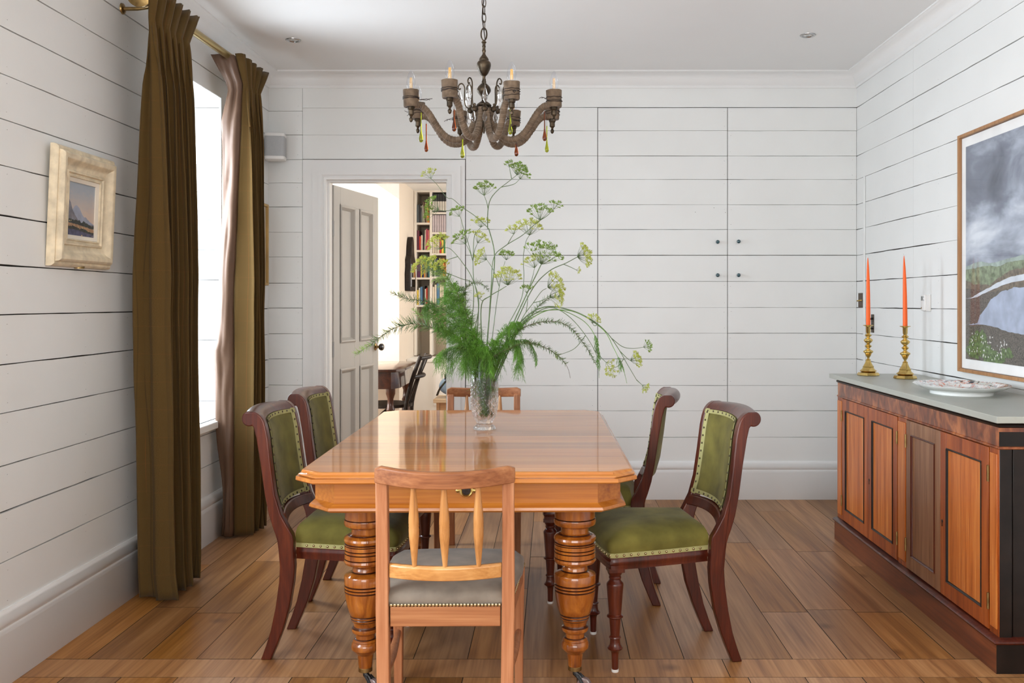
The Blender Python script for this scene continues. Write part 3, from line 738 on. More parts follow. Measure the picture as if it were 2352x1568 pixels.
# ================================================================ SPINDLE BACK CHAIRS
def make_spindle(label):
    t = thing('spindle_back_chair', label, 'chair', group='spindle back chairs at the table ends')
    hw = .167
    for s in (-1, 1):
        # rear leg and back upright in one: square, raked slightly
        mb = MB(); rings = []
        for z, y, w in ((0, -.012, .0155), (.2, -.004, .017), (.42, 0, .0175), (.6, -.004, .0165), (.775, -.016, .0160)):
            x = s*(hw+interp([(0, -.002), (.42, .004), (.775, .004)], z)) + (0 if s < 0 else 0)
            rings.append([Vector((x-w, y-w, z)), Vector((x+w, y-w, z)), Vector((x+w, y+w, z)), Vector((x-w, y+w, z))])
        mb.loft(rings); mb.build('back_post', M_OAKR, t, bevel=.003, ang=50)
        mb = MB(); rings = []
        for z, w in ((0, .0125), (.25, .015), (.42, .0185)):
            x = s*.190; y = .405
            rings.append([Vector((x-w, y-w, z)), Vector((x+w, y-w, z)), Vector((x+w, y+w, z)), Vector((x-w, y+w, z))])
        mb.loft(rings); mb.build('front_leg', M_OAKR, t, bevel=.003, ang=50)
        mb = MB(); pts = [Vector((s*lerp(hw, .19, k), lerp(.005, .40, k), .235-.02*k-.012*sin(pi*k))) for k in [i/8 for i in range(9)]]
        mb.tube(pts, [.008, .010, .012, .0135, .014, .0135, .012, .010, .008], 12); mb.build('side_stretcher', M_OAKR, t)
        mb = MB()
        mb.add([Vector((s*(hw-.010), .01, .372)), Vector((s*(hw+.012), .01, .372)), Vector((s*.205, .41, .372)), Vector((s*.183, .41, .372)),
                Vector((s*(hw-.010), .01, .425)), Vector((s*(hw+.012), .01, .425)), Vector((s*.205, .41, .425)), Vector((s*.183, .41, .425))],
               [(0, 1, 2, 3), (4, 5, 6, 7), (0, 1, 5, 4), (1, 2, 6, 5), (2, 3, 7, 6), (3, 0, 4, 7)])
        for i in range(26):
            k = i/25; mb.ball((s*(lerp(hw+.012, .207, k)), lerp(.03, .41, k), .4215), .0038, 6, 4, mi=1, sz=(.9, 1, 1))
        mb.build('side_rail', [M_OAKR, M_STUD], t, bevel=.0012)
    mb = MB(); mb.box(-hw+.0175, hw-.0175, -.014, .012, .370, .424); mb.build('rear_rail', M_OAKRX, t, bevel=.002)
    mb = MB(); mb.box(-.19, .19, .395, .421, .370, .424); mb.build('front_rail', M_OAKRX, t, bevel=.002)
    # crest rail
    rings = []
    for i in range(21):
        q = -1+2*i/20; x = q*(hw+.0225); bow = -.060*(1-q*q); dip = -.011*(1-q**2)+-.010*max(0, (abs(q)-.88)/.12)**2
        y = -.018+bow; z0 = .764-.008*(1-q*q); z1 = .812+dip
        rings.append([Vector((x, y-.013, z0)), Vector((x, y+.013, z0)), Vector((x, y+.015, z0+.02)), Vector((x, y+.012, z1-.003)), Vector((x, y+.004, z1)), Vector((x, y-.008, z1)), Vector((x, y-.014, z1-.005)), Vector((x, y-.014, z0+.01))])
    mb = MB(); mb.loft(rings); mb.build('crest_rail', M_OAKRX, t, ang=40, bevel=.002)
    rings = []
    for i in range(17):
        q = -1+2*i/16; x = q*(hw-.014); y = -.004-.036*(1-q*q)
        rings.append([Vector((x, y-.010, .503)), Vector((x, y+.010, .503)), Vector((x, y+.010, .538)), Vector((x, y+.004, .541)), Vector((x, y-.005, .541)), Vector((x, y-.010, .536))])
    mb = MB(); mb.loft(rings); mb.build('lower_back_rail', M_BEECHX, t, ang=40, bevel=.002)
    for i, q in enumerate((-.485, .012, .55)):
        x = q*hw; y0 = -.004-.036*(1-q*q); y1 = -.018-.055*(1-q*q)
        pr = [(0, .0062), (.05, .0068), (.2, .0100), (.38, .0138), (.47, .0142), (.485, .0136), (.50, .0142), (.52, .0136), (.535, .0142), (.60, .0138), (.75, .0110), (.9, .0078), (1, .0068)]
        mb = MB(); mb.tube([Vector((x, lerp(y0, y1, k), lerp(.536, .766, k))) for k, r in pr], [r for k, r in pr], 14); mb.build('spindle', M_BEECH, t, ang=60)
    # cushion
    def ring(off, z):
        pts = []; n = 8
        for i in range(n+1):
            q = -1+2*i/n; pts.append(Vector((q*(hw-.004-off+.0), -.010+off+.0*q, z)))
        for i in range(1, n+1):
            k = i/n; pts.append(Vector((lerp(hw-.004, .204, min(1, k*1.6))-off-(.02 if k == 1 else 0), lerp(-.010+off, .432-off, k), z)))
        for i in range(1, n+1):
            q = 1-2*i/n; pts.append(Vector((q*(.186-off), .432-off+.012*(1-q*q), z)))
        for i in range(1, n):
            k = 1-i/n; pts.append(Vector((-lerp(hw-.004, .204, min(1, k*1.6))+off+(.02 if k == 1 else 0), lerp(-.010+off, .432-off, k), z)))
        return pts
    mb = MB(); rs = [ring(.004, .424), ring(.0, .430), ring(-.003, .442), ring(.001, .455), ring(.012, .464), ring(.04, .473), ring(.08, .479)]
    cen = Vector((0, .21, .485)); rs += [[p.lerp(cen, k) for p in rs[6]] for k in (.4, .8, .97)]
    mb.loft(rs); mb.build('seat_cushion', M_GREYV, t, ang=70)
    mb = MB()
    for i in range(32):
        x = lerp(-hw+.020, hw-.020, i/31); mb.ball((x, -.0135, .4285), .0046, 8, 4, sz=(1, .7, 1))
    mb.build('stud_row', plain('polished_brass_stud', (.62, .52, .32), metal=1.0, rough=.2), t)
    return t
sc_ = make_spindle('worn wooden spindle back chair with grey seat in the foreground')
sc_.location = (-.290, 2.555, 0); sc_.rotation_euler[2] = .012
dup(sc_, (-.352, 4.82, 0), pi, 'worn wooden spindle back chair at the far end of the table')

# ================================================================ SIDEBOARD
SX, SY0, SY1 = 1.511, 3.165, 4.952
sb = thing('sideboard', 'long reddish wooden sideboard with four panelled doors against the right wall', 'sideboard', (0, 0, 0))
xb_ = XR-.032
mb = MB(); mb.box(SX+.012, xb_, SY0+.02, SY1-.02, .112, .836); mb.build('carcass', M_BLACKW, sb)
mb = MB()   # plinth with moulded top edge
def rect(off, z): return [Vector((SX-off, SY0-off, z)), Vector((xb_, SY0-off, z)), Vector((xb_, SY1+off*.2, z)), Vector((SX-off, SY1+off*.2, z))]
mb.loft([rect(.016, 0), rect(.016, .098)]); pl = mb.build('plinth', [M_PLINTH, M_BLACKW], sb, smooth=False)
for p in pl.data.polygons:
    if p.normal.y < -.7: p.material_index = 1
mb = MB(); mb.loft([rect(.016, .098), rect(.024, .100), rect(.026, .106), rect(.020, .112), rect(.004, .117)]); mb.build('plinth_moulding', M_MAHOG, sb, ang=60)
mb = MB(); mb.loft([rect(-.001, .757), rect(.0, .826)]); fz = mb.build('frieze', [M_SIDEY, M_BLACKW], sb, smooth=False, bevel=.002)
for p in fz.data.polygons:
    if p.normal.y < -.7: p.material_index = 1
mb = MB(); mb.loft([rect(.0, .752), rect(.003, .753), rect(.0045, .757), rect(.002, .761), rect(.0, .762)]); mb.build('frieze_bead', M_SIDEY, sb, ang=60)
mb = MB(); mb.loft([rect(-.002, .8255), rect(.005, .829), rect(.008, .835), rect(.002, .841), rect(.0, .850)]); mb.build('top_shadow_mould', M_BLACKW, sb)  # black moulding, its colour stands in for the shade under the countertop
mb = MB(); mb.box(1.476, XR-.012, 3.106, 4.985, .848, .8705); mb.build('countertop', M_GREYTOP, sb, bevel=.0015)
# end panel (dark)
mb = MB(); mb.box(SX+.002, SX+.045, SY0, SY0+.03, .115, .757); mb.box(xb_-.04, xb_, SY0, SY0+.03, .115, .757); mb.box(SX+.05, xb_-.04, SY0+.006, SY0+.03, .115, .757)
mb.build('end_panel', M_BLACKW, sb, bevel=.002)
mb = MB(); mb.box(SX-.002, xb_, SY0-.003, SY0, .812, .826); mb.build('end_veneer', M_SIDEY, sb)
def pilaster(a, b):
    mb = MB(); f = .012; mb.box(SX, SX+.02, a, b, .117, .755)
    mb2 = MB(); mb2.box(SX-.004, SX+.001, a+.006, b-.006, .14, .735)
    p = mb.build('pilaster', M_SIDE, sb, bevel=.001)
    mb2.build('pilaster_panel', M_SIDEP, p, bevel=.0025)
pilaster(SY0+.001, 3.232); pilaster(3.990, 4.087); pilaster(4.872, SY1)
def cab_door(a, b, hinge_at, mf, mp, lbl=None, latch=None):
    z0, z1 = .122, .750; stl = .052
    mb = MB(); x0, x1 = SX-.003, SX+.016; a += .0015; b -= .0015
    mb.box(x0, x1, a, a+stl, z0, z1); mb.box(x0, x1, b-stl, b, z0, z1); mb.box(x0, x1, a+stl, b-stl, z0, z0+stl*1.1); mb.box(x0, x1, a+stl, b-stl, z1-stl*1.1, z1)
    d = mb.build('door', mf, sb, bevel=.001, label=lbl)
    ya, yb, za, zb = a+stl, b-stl, z0+stl*1.1, z1-stl*1.1
    def ring(o, x): return [Vector((x, y, z)) for y, z in ((ya+o, za+o), (yb-o, za+o), (yb-o, zb-o), (ya+o, zb-o))]
    mb = MB(); mb.loft([ring(.0, x0+.004), ring(.0, x0-.001), ring(.003, x0-.0035), ring(.006, x0-.001), ring(.0075, x0+.002), ring(.0085, x0+.008)], caps=False); mb.build('panel_moulding', M_BLACKW if mf is M_SIDE else M_MAHOG, d, ang=40)
    mb = MB(); mb.box(x0+.005, x0+.012, ya, yb, za, zb); mb.build('door_panel', mp, d)
    for z in (.22, .66):
        mb = MB(); mb.lathe([(.0045, -.028), (.0045, .028)], 8, T(x0-.002, hinge_at, z)); mb.build('hinge', M_OLDBRASS, d)
    if latch:
        mb = MB(); mb.lathe([(.007, 0), (.006, .0015), (.003, .002)], 12, T(x0, latch, .405) @ Matrix.Rotation(-pi/2, 4, 'Y')); mb.box(x0-.0015, x0, latch-.0025, latch+.0025, .385, .405); mb.build('keyhole', M_BLACKW, d)
cab_door(4.470, 4.870, 4.870, M_SIDE, M_SIDEP); cab_door(4.089, 4.470, 4.089, M_SIDE, M_SIDEP, latch=4.452)
cab_door(3.636, 3.988, 3.988, M_SIDEG, M_SIDEG, 'faded greyish brown door'); cab_door(3.234, 3.636, 3.234, M_SIDE, M_SIDEP, latch=3.618)
CT = .8705
# ---- candlesticks (octagonal foot, turned stem)
CSP = [(.011, .012), (.030, .0160), (.040, .022), (.043, .024), (.040, .027), (.031, .034), (.027, .043), (.0285, .046), (.025, .050), (.018, .062), (.013, .075), (.0115, .079), (.013, .081), (.0105, .084), (.006, .087), (.006, .092), (.010, .098), (.014, .104), (.012, .106), (.0165, .1085), (.0145, .111), (.019, .1135), (.0175, .116), (.0235, .1195), (.0250, .124), (.0235, .128), (.014, .133), (.009, .138), (.008, .142), (.0165, .150), (.018, .153), (.012, .158), (.008, .163), (.009, .166), (.018, .174), (.0225, .181), (.0225, .185), (.015, .192), (.009, .196), (.0085, .200), (.016, .2055), (.0175, .209), (.012, .213), (.0085, .218), (.0095, .221), (.0115, .224), (.0120, .252), (.0145, .256), (.0255, .2585), (.0265, .2600), (.0255, .2615), (.013, .2605), (.0115, .258), (.0115, .235)]
M_CANDLE = plain('orange_wax', (.92, .13, .012), var=.02, rough=.45, spec=.3, coat=.1, coatr=.3)
def candlestick(x, y, lab, lab2, lean=0):
    t = thing('candlestick', lab, 'candlestick', (x, y, CT+.0002), group='brass candlesticks')
    mb = MB(); o = []
    def oc(r, z): return [Vector((r*(1.0 if i % 2 else 1.0)*cos(pi/8+i*pi/4)*1.08, r*sin(pi/8+i*pi/4)*1.08, z)) for i in range(8)]
    mb.loft([oc(.050, 0), oc(.052, .003), oc(.0505, .008), oc(.046, .016), oc(.030, .018)])
    mb.build('octagonal_foot', M_BRASS, t, ang=20)
    mb = MB(); mb.lathe(CSP, 28); mb.build('turned_stem', M_BRASS, t, ang=50)
    c = thing('taper_candle', lab2, 'candle', (x, y, CT+.2365), group='orange taper candles')
    mb = MB(); H = .375
    pr = [(0, .0098), (.05, .0112), (.2, .0110), (.5, .0098), (.7, .0082), (.85, .0058), (.94, .0035), (.985, .0018), (1, .0008)]
    mb.tube([Vector((lean*k*k, 0, k*H)) for k, r in pr], [r for k, r in pr], 20); mb.build('candle_body', M_CANDLE, c, ang=60)
    mb = MB(); mb.tube([(lean, 0, H-.002), (lean-.002, 0, H+.009)], .0009, 6); mb.build('wick', M_PAD, c)
candlestick(1.640, 4.855, 'brass candlestick at the far corner of the sideboard', 'orange taper candle nearer the room corner, with a white wick', -.002)
candlestick(1.756, 4.655, 'brass candlestick nearer the patterned dish, closer to the wall', 'orange taper candle in the stick nearer the patterned dish', -.006)
# ---- platter
def platter():
    m, N, L, b = _mat('imari_porcelain'); setp(b, rough=.12, coat=.6, coatr=.05)
    tc = N.new('ShaderNodeTexCoord'); at = N.new('ShaderNodeAttribute'); at.attribute_name = 'deco'
    sep = N.new('ShaderNodeSeparateColor'); L.new(at.outputs['Color'], sep.inputs[0])
    def layer(prev, scale, lo, hi, col, chan, seed):
        mp = N.new('ShaderNodeMapping'); mp.inputs['Location'].default_value = (seed, seed*.7, 0); mp.inputs['Scale'].default_value = (scale,)*3; L.new(tc.outputs['Object'], mp.inputs[0])
        n = N.new('ShaderNodeTexNoise'); n.inputs['Scale'].default_value = 1; n.inputs['Detail'].default_value = 2.5; n.inputs['Distortion'].default_value = 1.6; L.new(mp.outputs[0], n.inputs[0])
        r = N.new('ShaderNodeValToRGB'); r.color_ramp.elements[0].position = lo; r.color_ramp.elements[0].color = (0, 0, 0, 1); r.color_ramp.elements[1].position = hi; r.color_ramp.elements[1].color = (1, 1, 1, 1); L.new(n.outputs['Fac'], r.inputs[0])
        mu = N.new('ShaderNodeMath'); mu.operation = 'MULTIPLY'; L.new(r.outputs[0], mu.inputs[0]); L.new(sep.outputs[chan], mu.inputs[1])
        x = N.new('ShaderNodeMix'); x.data_type = 'RGBA'; L.new(mu.outputs[0], x.inputs[0]); L.new(prev, x.inputs[6]); x.inputs[7].default_value = c4(col); return x.outputs[2]
    rgb = N.new('ShaderNodeRGB'); rgb.outputs[0].default_value = (.86, .87, .86, 1)
    o = layer(rgb.outputs[0], 55, .57, .60, (.72, .36, .30), 0, 3)
    o = layer(o, 34, .62, .64, (.80, .16, .05), 0, 11)
    o = layer(o, 26, .53, .55, (.012, .014, .055), 1, 23)
    L.new(o, b.inputs['Base Color'])
    t = thing('patterned_platter', 'scalloped white dish with red and navy floral pattern on the sideboard', 'dish', (1.705, 3.90, CT))
    RX, RY = .182, .212; n = 96
    def ring(f, z, wav=0):
        return [Vector((RX*f*(1+wav*abs(sin(6*a)))*cos(a), RY*f*(1+wav*abs(sin(6*a)))*sin(a), z)) for a in [2*pi*i/n for i in range(n)]]
    spec = [(.62, .0, 0, 0, 0), (.66, .0, 0, 0, 0), (.665, .010, 0, 0, 0), (.80, .018, 0, 0, 0), (.93, .029, .012, 0, 0), (.99, .037, .025, 0, 0), (1.0, .040, .03, 0, 0), (.985, .0405, .03, 1, 0), (.92, .036, .02, 1, 1), (.80, .031, .005, 1, 1), (.68, .025, 0, 1, .3), (.62, .018, 0, 1, .3), (.45, .015, 0, 1, 1), (.2, .014, 0, 1, .8), (.02, .014, 0, 1, .4)]
    mb = MB(); mb.loft([ring(f, z, w) for f, z, w, a, c in spec]); ob = mb.build('dish_body', m, t, ang=60, recalc=True)
    ca = ob.data.color_attributes.new('deco', 'FLOAT_COLOR', 'POINT')
    for j, (f, z, w, a, c) in enumerate(spec):
        for i in range(n): ca.data[j*n+i].color = (a, c, 0, 1)
platter()
# ================================================================ CURTAINS AND ROD
RX_, RZ_ = -1.69, 2.534
def tweed():
    m, N, L, b = _mat('olive_tweed'); setp(b, rough=.95, spec=.15, sheen=.08, sheenr=.5)
    uv = N.new('ShaderNodeUVMap'); sx = N.new('ShaderNodeSeparateXYZ'); L.new(uv.outputs[0], sx.inputs[0])
    n = N.new('ShaderNodeTexNoise'); n.inputs['Scale'].default_value = 900; n.inputs['Detail'].default_value = 2; L.new(uv.outputs[0], n.inputs[0])
    n2 = N.new('ShaderNodeTexNoise'); n2.inputs['Scale'].default_value = 9; L.new(uv.outputs[0], n2.inputs[0])
    r = N.new('ShaderNodeValToRGB'); e = r.color_ramp.elements
    e[0].position = .35; e[0].color = (.066, .037, .010, 1); e[1].position = .65; e[1].color = (.128, .077, .024, 1)
    L.new(n.outputs['Fac'], r.inputs[0]); out = r.outputs[0]
    def line(prev, ch, period, width, col, fac, off=0):
        a = N.new('ShaderNodeMath'); a.operation = 'MULTIPLY_ADD'; a.inputs[1].default_value = 1/period; a.inputs[2].default_value = off; L.new(sx.outputs[ch], a.inputs[0])
        f = N.new('ShaderNodeMath'); f.operation = 'FRACT'; L.new(a.outputs[0], f.inputs[0])
        c = N.new('ShaderNodeMath'); c.operation = 'LESS_THAN'; c.inputs[1].default_value = width/period; L.new(f.outputs[0], c.inputs[0])
        g = N.new('ShaderNodeMath'); g.operation = 'MULTIPLY'; g.inputs[1].default_value = fac; L.new(c.outputs[0], g.inputs[0])
        x = N.new('ShaderNodeMix'); x.data_type = 'RGBA'; L.new(g.outputs[0], x.inputs[0]); L.new(prev, x.inputs[6]); x.inputs[7].default_value = c4(col); return x.outputs[2]
    out = line(out, 0, .085, .0035, (.045, .028, .012), .55)
    out = line(out, 0, .085, .002, (.26, .08, .025), .32, .5)
    out = line(out, 1, .115, .0022, (.26, .08, .025), .12)
    L.new(out, b.inputs['Base Color'])
    bp = N.new('ShaderNodeBump'); bp.inputs['Strength'].default_value = .3; bp.inputs['Distance'].default_value = .001; L.new(n.outputs['Fac'], bp.inputs['Height']); L.new(bp.outputs[0], b.inputs['Normal'])
    return m
M_TWEED = tweed()
M_LINING = plain('brown_satin_lining', (.115, .062, .036), var=.06, rough=.45, spec=.4)
rod = thing('curtain_rod', 'brass curtain rod running above the left window', 'curtain rod', (RX_, 4.63, RZ_-.003)); rod.rotation_euler = (.02, 0, 0)
mb = MB(); mb.tube([(0, -.745, 0), (0, .66, 0)], .0185, 24); mb.build('pole', M_RODM, rod)
for s, y in ((-1, -.745),):
    mb = MB(); R = T(0, y, 0) @ Matrix.Rotation(-s*pi/2, 4, 'X')
    mb.lathe([(.019, -.03), (.026, -.028), (.026, -.018), (.020, -.014), (.021, .0), (.040, .004), (.048, .010), (.048, .017), (.032, .022), (.030, .030), (.046, .036), (.055, .042), (.055, .050), (.042, .056), (.012, .060), (.002, .061)], 32, R)
    mb.build('finial', M_OLDBRASS, rod)
for y in (-.70, .63):
    mb = MB(); mb.tube([(XL-RX_+.002, y, -.035), (-.05, y, -.035), (-.01, y, -.030), (0, y, -.019)], .008, 10); mb.lathe([(.024, 0), (.022, .006), (.010, .010)], 16, T(XL-RX_, y, -.035) @ Matrix.Rotation(pi/2, 4, 'Y'))
    mb.build('bracket', M_OLDBRASS, rod)
def curtain(name, label, y0t, y1t, y0p, y1p, y0b, y1b, nf, seed, lead_lining=False, xb=-1.655, Ab=.082, ph0=0):
    t = thing(name, label, 'curtain', (0, 0, 0), group='olive tweed curtains')
    nu, nv = 26*nf+1, 70; z0, z1 = .012, 2.548; zp = 2.40; W = 1.9
    def pos(s, z):
        if z > zp:
            k = (z-zp)/(z1-zp); a, b = lerp(y0p, y0t, k), lerp(y1p, y1t, k); A = lerp(.016, .032, k); xc = lerp(-1.628, -1.640, k)
        else:
            k = (zp-z)/(zp-z0); a, b = lerp(y0p, y0b, k**.8), lerp(y1p, y1b, k**.8)
            A = lerp(.016, Ab, min(1, (k*2.3)**.6)) ; xc = lerp(-1.628, xb, min(1, k*2))
        ph = 2*pi*nf*s - ph0 + (.5*nz(s*3+seed, z*.8) + .35*nz(s*7, z*2.1, seed))*min(1, s*9)
        v = sin(ph); v = math.copysign(abs(v)**.75, v)
        amp = A*(1+.35*nz(s*4+seed*2, z*.5, 4))
        # crisp little pleats in the heading
        if z > zp-.25:
            kk = max(0, min(1, (z-zp+.25)/.25)); v = lerp(v, .55*v+.45*sin(3*ph+1.5*nz(s*6, seed, z)), kk*.8)
        x = xc+amp*v + .004*nz(s*20, z*3, seed)
        y = a+(b-a)*s + .5*(b-a)/nf*.42*sin(2*ph+.6)*(1 if z < zp else .5)
        if z < .12: y += (.12-z)*.12*nz(s*5, seed); x += (.12-z)*.2*nz(s*6, seed+3)
        if x < XL+.035 and z < .26: x = XL+.035
        return Vector((max(x, XL+.012), y, z + (.006*sin(6*pi*nf*s) if z > z1-.01 else 0) + (.008*nz(s*8, seed) if z < z0+.01 else 0)))
    zz = [z0+(z1-z0)*(j/(nv-1)) for j in range(nv)]
    mb = MB(); vs = [pos(i/(nu-1), z) for z in zz for i in range(nu)]
    mb.add(vs, [(j*nu+i, j*nu+i+1, (j+1)*nu+i+1, (j+1)*nu+i) for j in range(nv-1) for i in range(nu-1)])
    o = mb.build('curtain_cloth', M_TWEED, t, ang=80)
    uvl = o.data.uv_layers.new(name='UVMap')
    for p in o.data.polygons:
        for li in p.loop_indices:
            vi = o.data.loops[li].vertex_index; uvl.data[li].uv = ((vi % nu)/(nu-1)*W, o.data.vertices[vi].co.z)
    sd = o.modifiers.new('thick', 'SOLIDIFY'); sd.thickness = .004; sd.offset = -1
    if lead_lining:
        def lin(a, b):
            z = lerp(z0, z1-.01, b); p = pos(0, z); k = 1-b
            wv = .018*sin(3.2*z+1.5)+.012*nz(z*3.5, a*2, 8)
            xw = -1.752+wv*.55
            if z > 2.38: xw = lerp(-1.705, -1.775, (z-2.38)/.16)
            elif z > 2.2: xw = lerp(-1.745, -1.705, (z-2.2)/.18)
            if z < 1.0: xw += -.012+.02*sin(z*7)*(1-z)
            if z < .26: xw = max(xw, XL+.036)
            w_ = max(.01, p.x-xw)
            return Vector((p.x-a*w_, p.y-.002-.012*min(1, a*6)-.014*sin(pi*a)-.010*sin(5*a+4*z)*a+.3*wv*a-.010*nz(a*3.5+z*1.2, z*5)-.006*sin(a*14+z*2)*(1 if z > 2.3 else .35), z))
        mb = MB(); mb.grid(12, 60, lin); l = mb.build('lining', M_LINING, t, ang=80, label='shiny brown lining at the leading edge')
        sd = l.modifiers.new('thick', 'SOLIDIFY'); sd.thickness = .003
    return t
curtain('curtain', 'olive tweed curtain left of the window, nearer to the camera', 3.81, 4.33, 3.775, 4.205, 3.885, 4.245, 6, 2.3)
curtain('curtain', 'olive tweed curtain right of the window with shiny brown lining', 4.885, 5.385, 4.955, 5.205, 4.965, 5.235, 5, 7.7, lead_lining=True, xb=-1.66, Ab=.074, ph0=.28)
ORDR = ['first', 'second', 'third', 'fourth', 'fifth', 'sixth', 'last']
def rings(ys, lbl):
    for i, y in enumerate(ys):
        mb = MB(); n = 24; pts = [Vector((.028*cos(2*pi*i_/n), 0, .028*sin(2*pi*i_/n)-.009)) for i_ in range(n+1)]
        mb.tube(pts, .0032, 8, caps=False)
        r = mb.build('curtain_ring', M_OLDBRASS, None); r.location = (RX_, y, RZ_)
        tag(r, 'dark brass ring holding the %s curtain, %s from the end nearer the camera' % (lbl, ORDR[i]), 'curtain ring', 'curtain rings')
rings([3.905+i*.066 for i in range(6)], 'nearer')
rings([4.93+i*.080 for i in range(5)], 'further')

# ================================================================ PICTURES
M_GILT = plain('distressed_cream_gilt', (.70, .60, .43), var=.2, scale=22, bump=.5, bscale=90, rough=.6)
def pic_frame(prof, a0, a1, b0, b1, fn):
    """rect frame, profile (inset, proud), fn(a,b,h)->point"""
    rs = []
    for (a, b, sa, sb_) in ((a0, b0, 1, 1), (a1, b0, -1, 1), (a1, b1, -1, -1), (a0, b1, 1, -1)):
        rs.append([fn(a+sa*i, b+sb_*i, h) for i, h in prof])
    mb = MB(); n = len(prof); vs = [p for r in rs for p in r]; fs = []
    for j in range(4):
        k = (j+1) % 4
        for i in range(n):
            q = (i+1) % n; fs.append((j*n+i, j*n+q, k*n+q, k*n+i))
    mb.add(vs, fs); return mb
t = thing('framed_painting', 'small mountain landscape painting in a chunky cream distressed frame', 'painting', (XL, 3.555, 1.60))
t.rotation_euler = (0, radians(2.4), 0); t.location = (XL+.0115, 3.552, 1.600)
hy_, hz_ = .222, .219
fnL = lambda a, b, h: Vector((h, a, b))
pf = [(0, 0), (0, .012), (.003, .020), (.010, .026), (.018, .024), (.020, .036), (.028, .043), (.040, .043), (.046, .038), (.052, .030), (.066, .020), (.080, .018), (.083, .024), (.089, .025), (.093, .018), (.098, .018), (.100, .022), (.104, .021), (.106, .012), (.106, 0)]
pic_frame(pf, -hy_, hy_, -hz_, hz_, fnL).build('frame', M_GILT, t, ang=40)
pic_frame([(.105, .004), (.105, .015), (.107, .016), (.120, .011), (.120, .004)], -hy_, hy_, -hz_, hz_, fnL).build('slip', plain('linen_slip', (.78, .72, .62), rough=.8), t, ang=40)
def paint_mat(name, stops, scale=(6, 6, 20), w=.35, noise_s=3.0):
    """vertical colour stops over object z in 0..1 with brushy noise"""
    m, N, L, b = _mat(name); setp(b, rough=.45)
    at = N.new('ShaderNodeAttribute'); at.attribute_name = 'h'; 
    tc = N.new('ShaderNodeTexCoord'); mp = N.new('ShaderNodeMapping'); mp.inputs['Scale'].default_value = scale; L.new(tc.outputs['Object'], mp.inputs[0])
    n = N.new('ShaderNodeTexNoise'); n.inputs['Scale'].default_value = noise_s; n.inputs['Detail'].default_value = 5; L.new(mp.outputs[0], n.inputs[0])
    a = N.new('ShaderNodeMath'); a.operation = 'MULTIPLY_ADD'; a.inputs[1].default_value = w; L.new(n.outputs['Fac'], a.inputs[0])
    s = N.new('ShaderNodeMath'); s.operation = 'SUBTRACT'; s.inputs[1].default_value = w/2; L.new(at.outputs['Fac'], s.inputs[0]); L.new(s.outputs[0], a.inputs[2])
    r = N.new('ShaderNodeValToRGB'); e = r.color_ramp.elements
    while len(e) < len(stops): e.new(.5)
    for q, (p, c) in zip(e, stops): q.position = p; q.color = c4(c)
    L.new(a.outputs[0], r.inputs[0]); L.new(r.outputs[0], b.inputs['Base Color']); return m
def flat(mb_list, name, mats, parent, zlo, zhi, label=None):
    o = mb_list.build(name, mats, parent, smooth=False, label=label, recalc=False)
    ca = o.data.color_attributes.new('h', 'FLOAT_COLOR', 'POINT')
    for i, v in enumerate(o.data.vertices):
        h = (v.co.z-zlo)/(zhi-zlo); ca.data[i].color = (h, h, h, 1)
    return o
ya, za = .104, .101
sky = paint_mat('painted_sky', [(0, (.60, .47, .38)), (.40, (.62, .50, .42)), (.62, (.52, .48, .46)), (.85, (.40, .44, .49)), (1, (.36, .42, .49))], (10, 10, 26), .30)
m1 = plain('painted_near_mountain', (.20, .20, .23), var=.3, scale=40); m2 = plain('painted_far_mountain', (.33, .36, .45), var=.12, scale=40)
m3 = plain('painted_trees', (.050, .058, .055), var=.5, scale=60); m4 = plain('painted_field', (.36, .22, .13), var=.3, scale=60)
m5 = plain('painted_water', (.095, .095, .16), var=.45, scale=50); m6 = plain('painted_gold_light', (.62, .47, .24), var=.2, scale=60)
def uvp(pu, pz, h): # picture coords 0..1 -> local (near end = -y)
    return Vector((h, lerp(-ya, ya, pu), lerp(-za, za, pz)))
mb = MB()
mb.grid(12, 12, lambda a, b: uvp(a, b, .0060), 0)
def strip_poly(tops, bot, h, mi, n=60, rough_=0, sd=1):
    vs = []; 
    for i in range(n+1):
        a = i/n; tz = interp(tops, a)+rough_*nz(a*14, sd)+rough_*.6*nz(a*37, sd); bz = bot if not callable(bot) else bot(a)
        vs += [uvp(a, min(bz, tz), h), uvp(a, tz, h)]
    mb.add(vs, [(2*i, 2*i+2, 2*i+3, 2*i+1) for i in range(n)], mi)
strip_poly([(0, .40), (.16, .44), (.28, .56), (.36, .57), (.42, .545), (.55, .42), (.62, .37), (.68, .38), (.78, .33), (.9, .28), (1, .26)], .22, .0063, 2, rough_=.012, sd=3)
strip_poly([(0, .72), (.05, .68), (.13, .60), (.2, .48), (.3, .38), (.42, .30), (.5, .25)], .20, .0066, 1, rough_=.012, sd=5)
strip_poly([(0, .30), (.15, .31), (.3, .29), (.42, .31), (.5, .27), (.65, .29), (.8, .24), (1, .22)], .17, .0069, 3, rough_=.03, sd=7)
strip_poly([(0, .235), (.3, .225), (.6, .20), (1, .16)], .10, .0072, 4, rough_=.008, sd=9)
strip_poly([(0, .19), (.1, .17), (.2, .19), (.35, .165), (.5, .15), (.6, .165), (.8, .11), (1, .10)], .06, .0074, 3, rough_=.03, sd=11)
strip_poly([(0, .125), (.4, .115), (.7, .085), (1, .06)], -.0, .0076, 5, rough_=.006, sd=13)
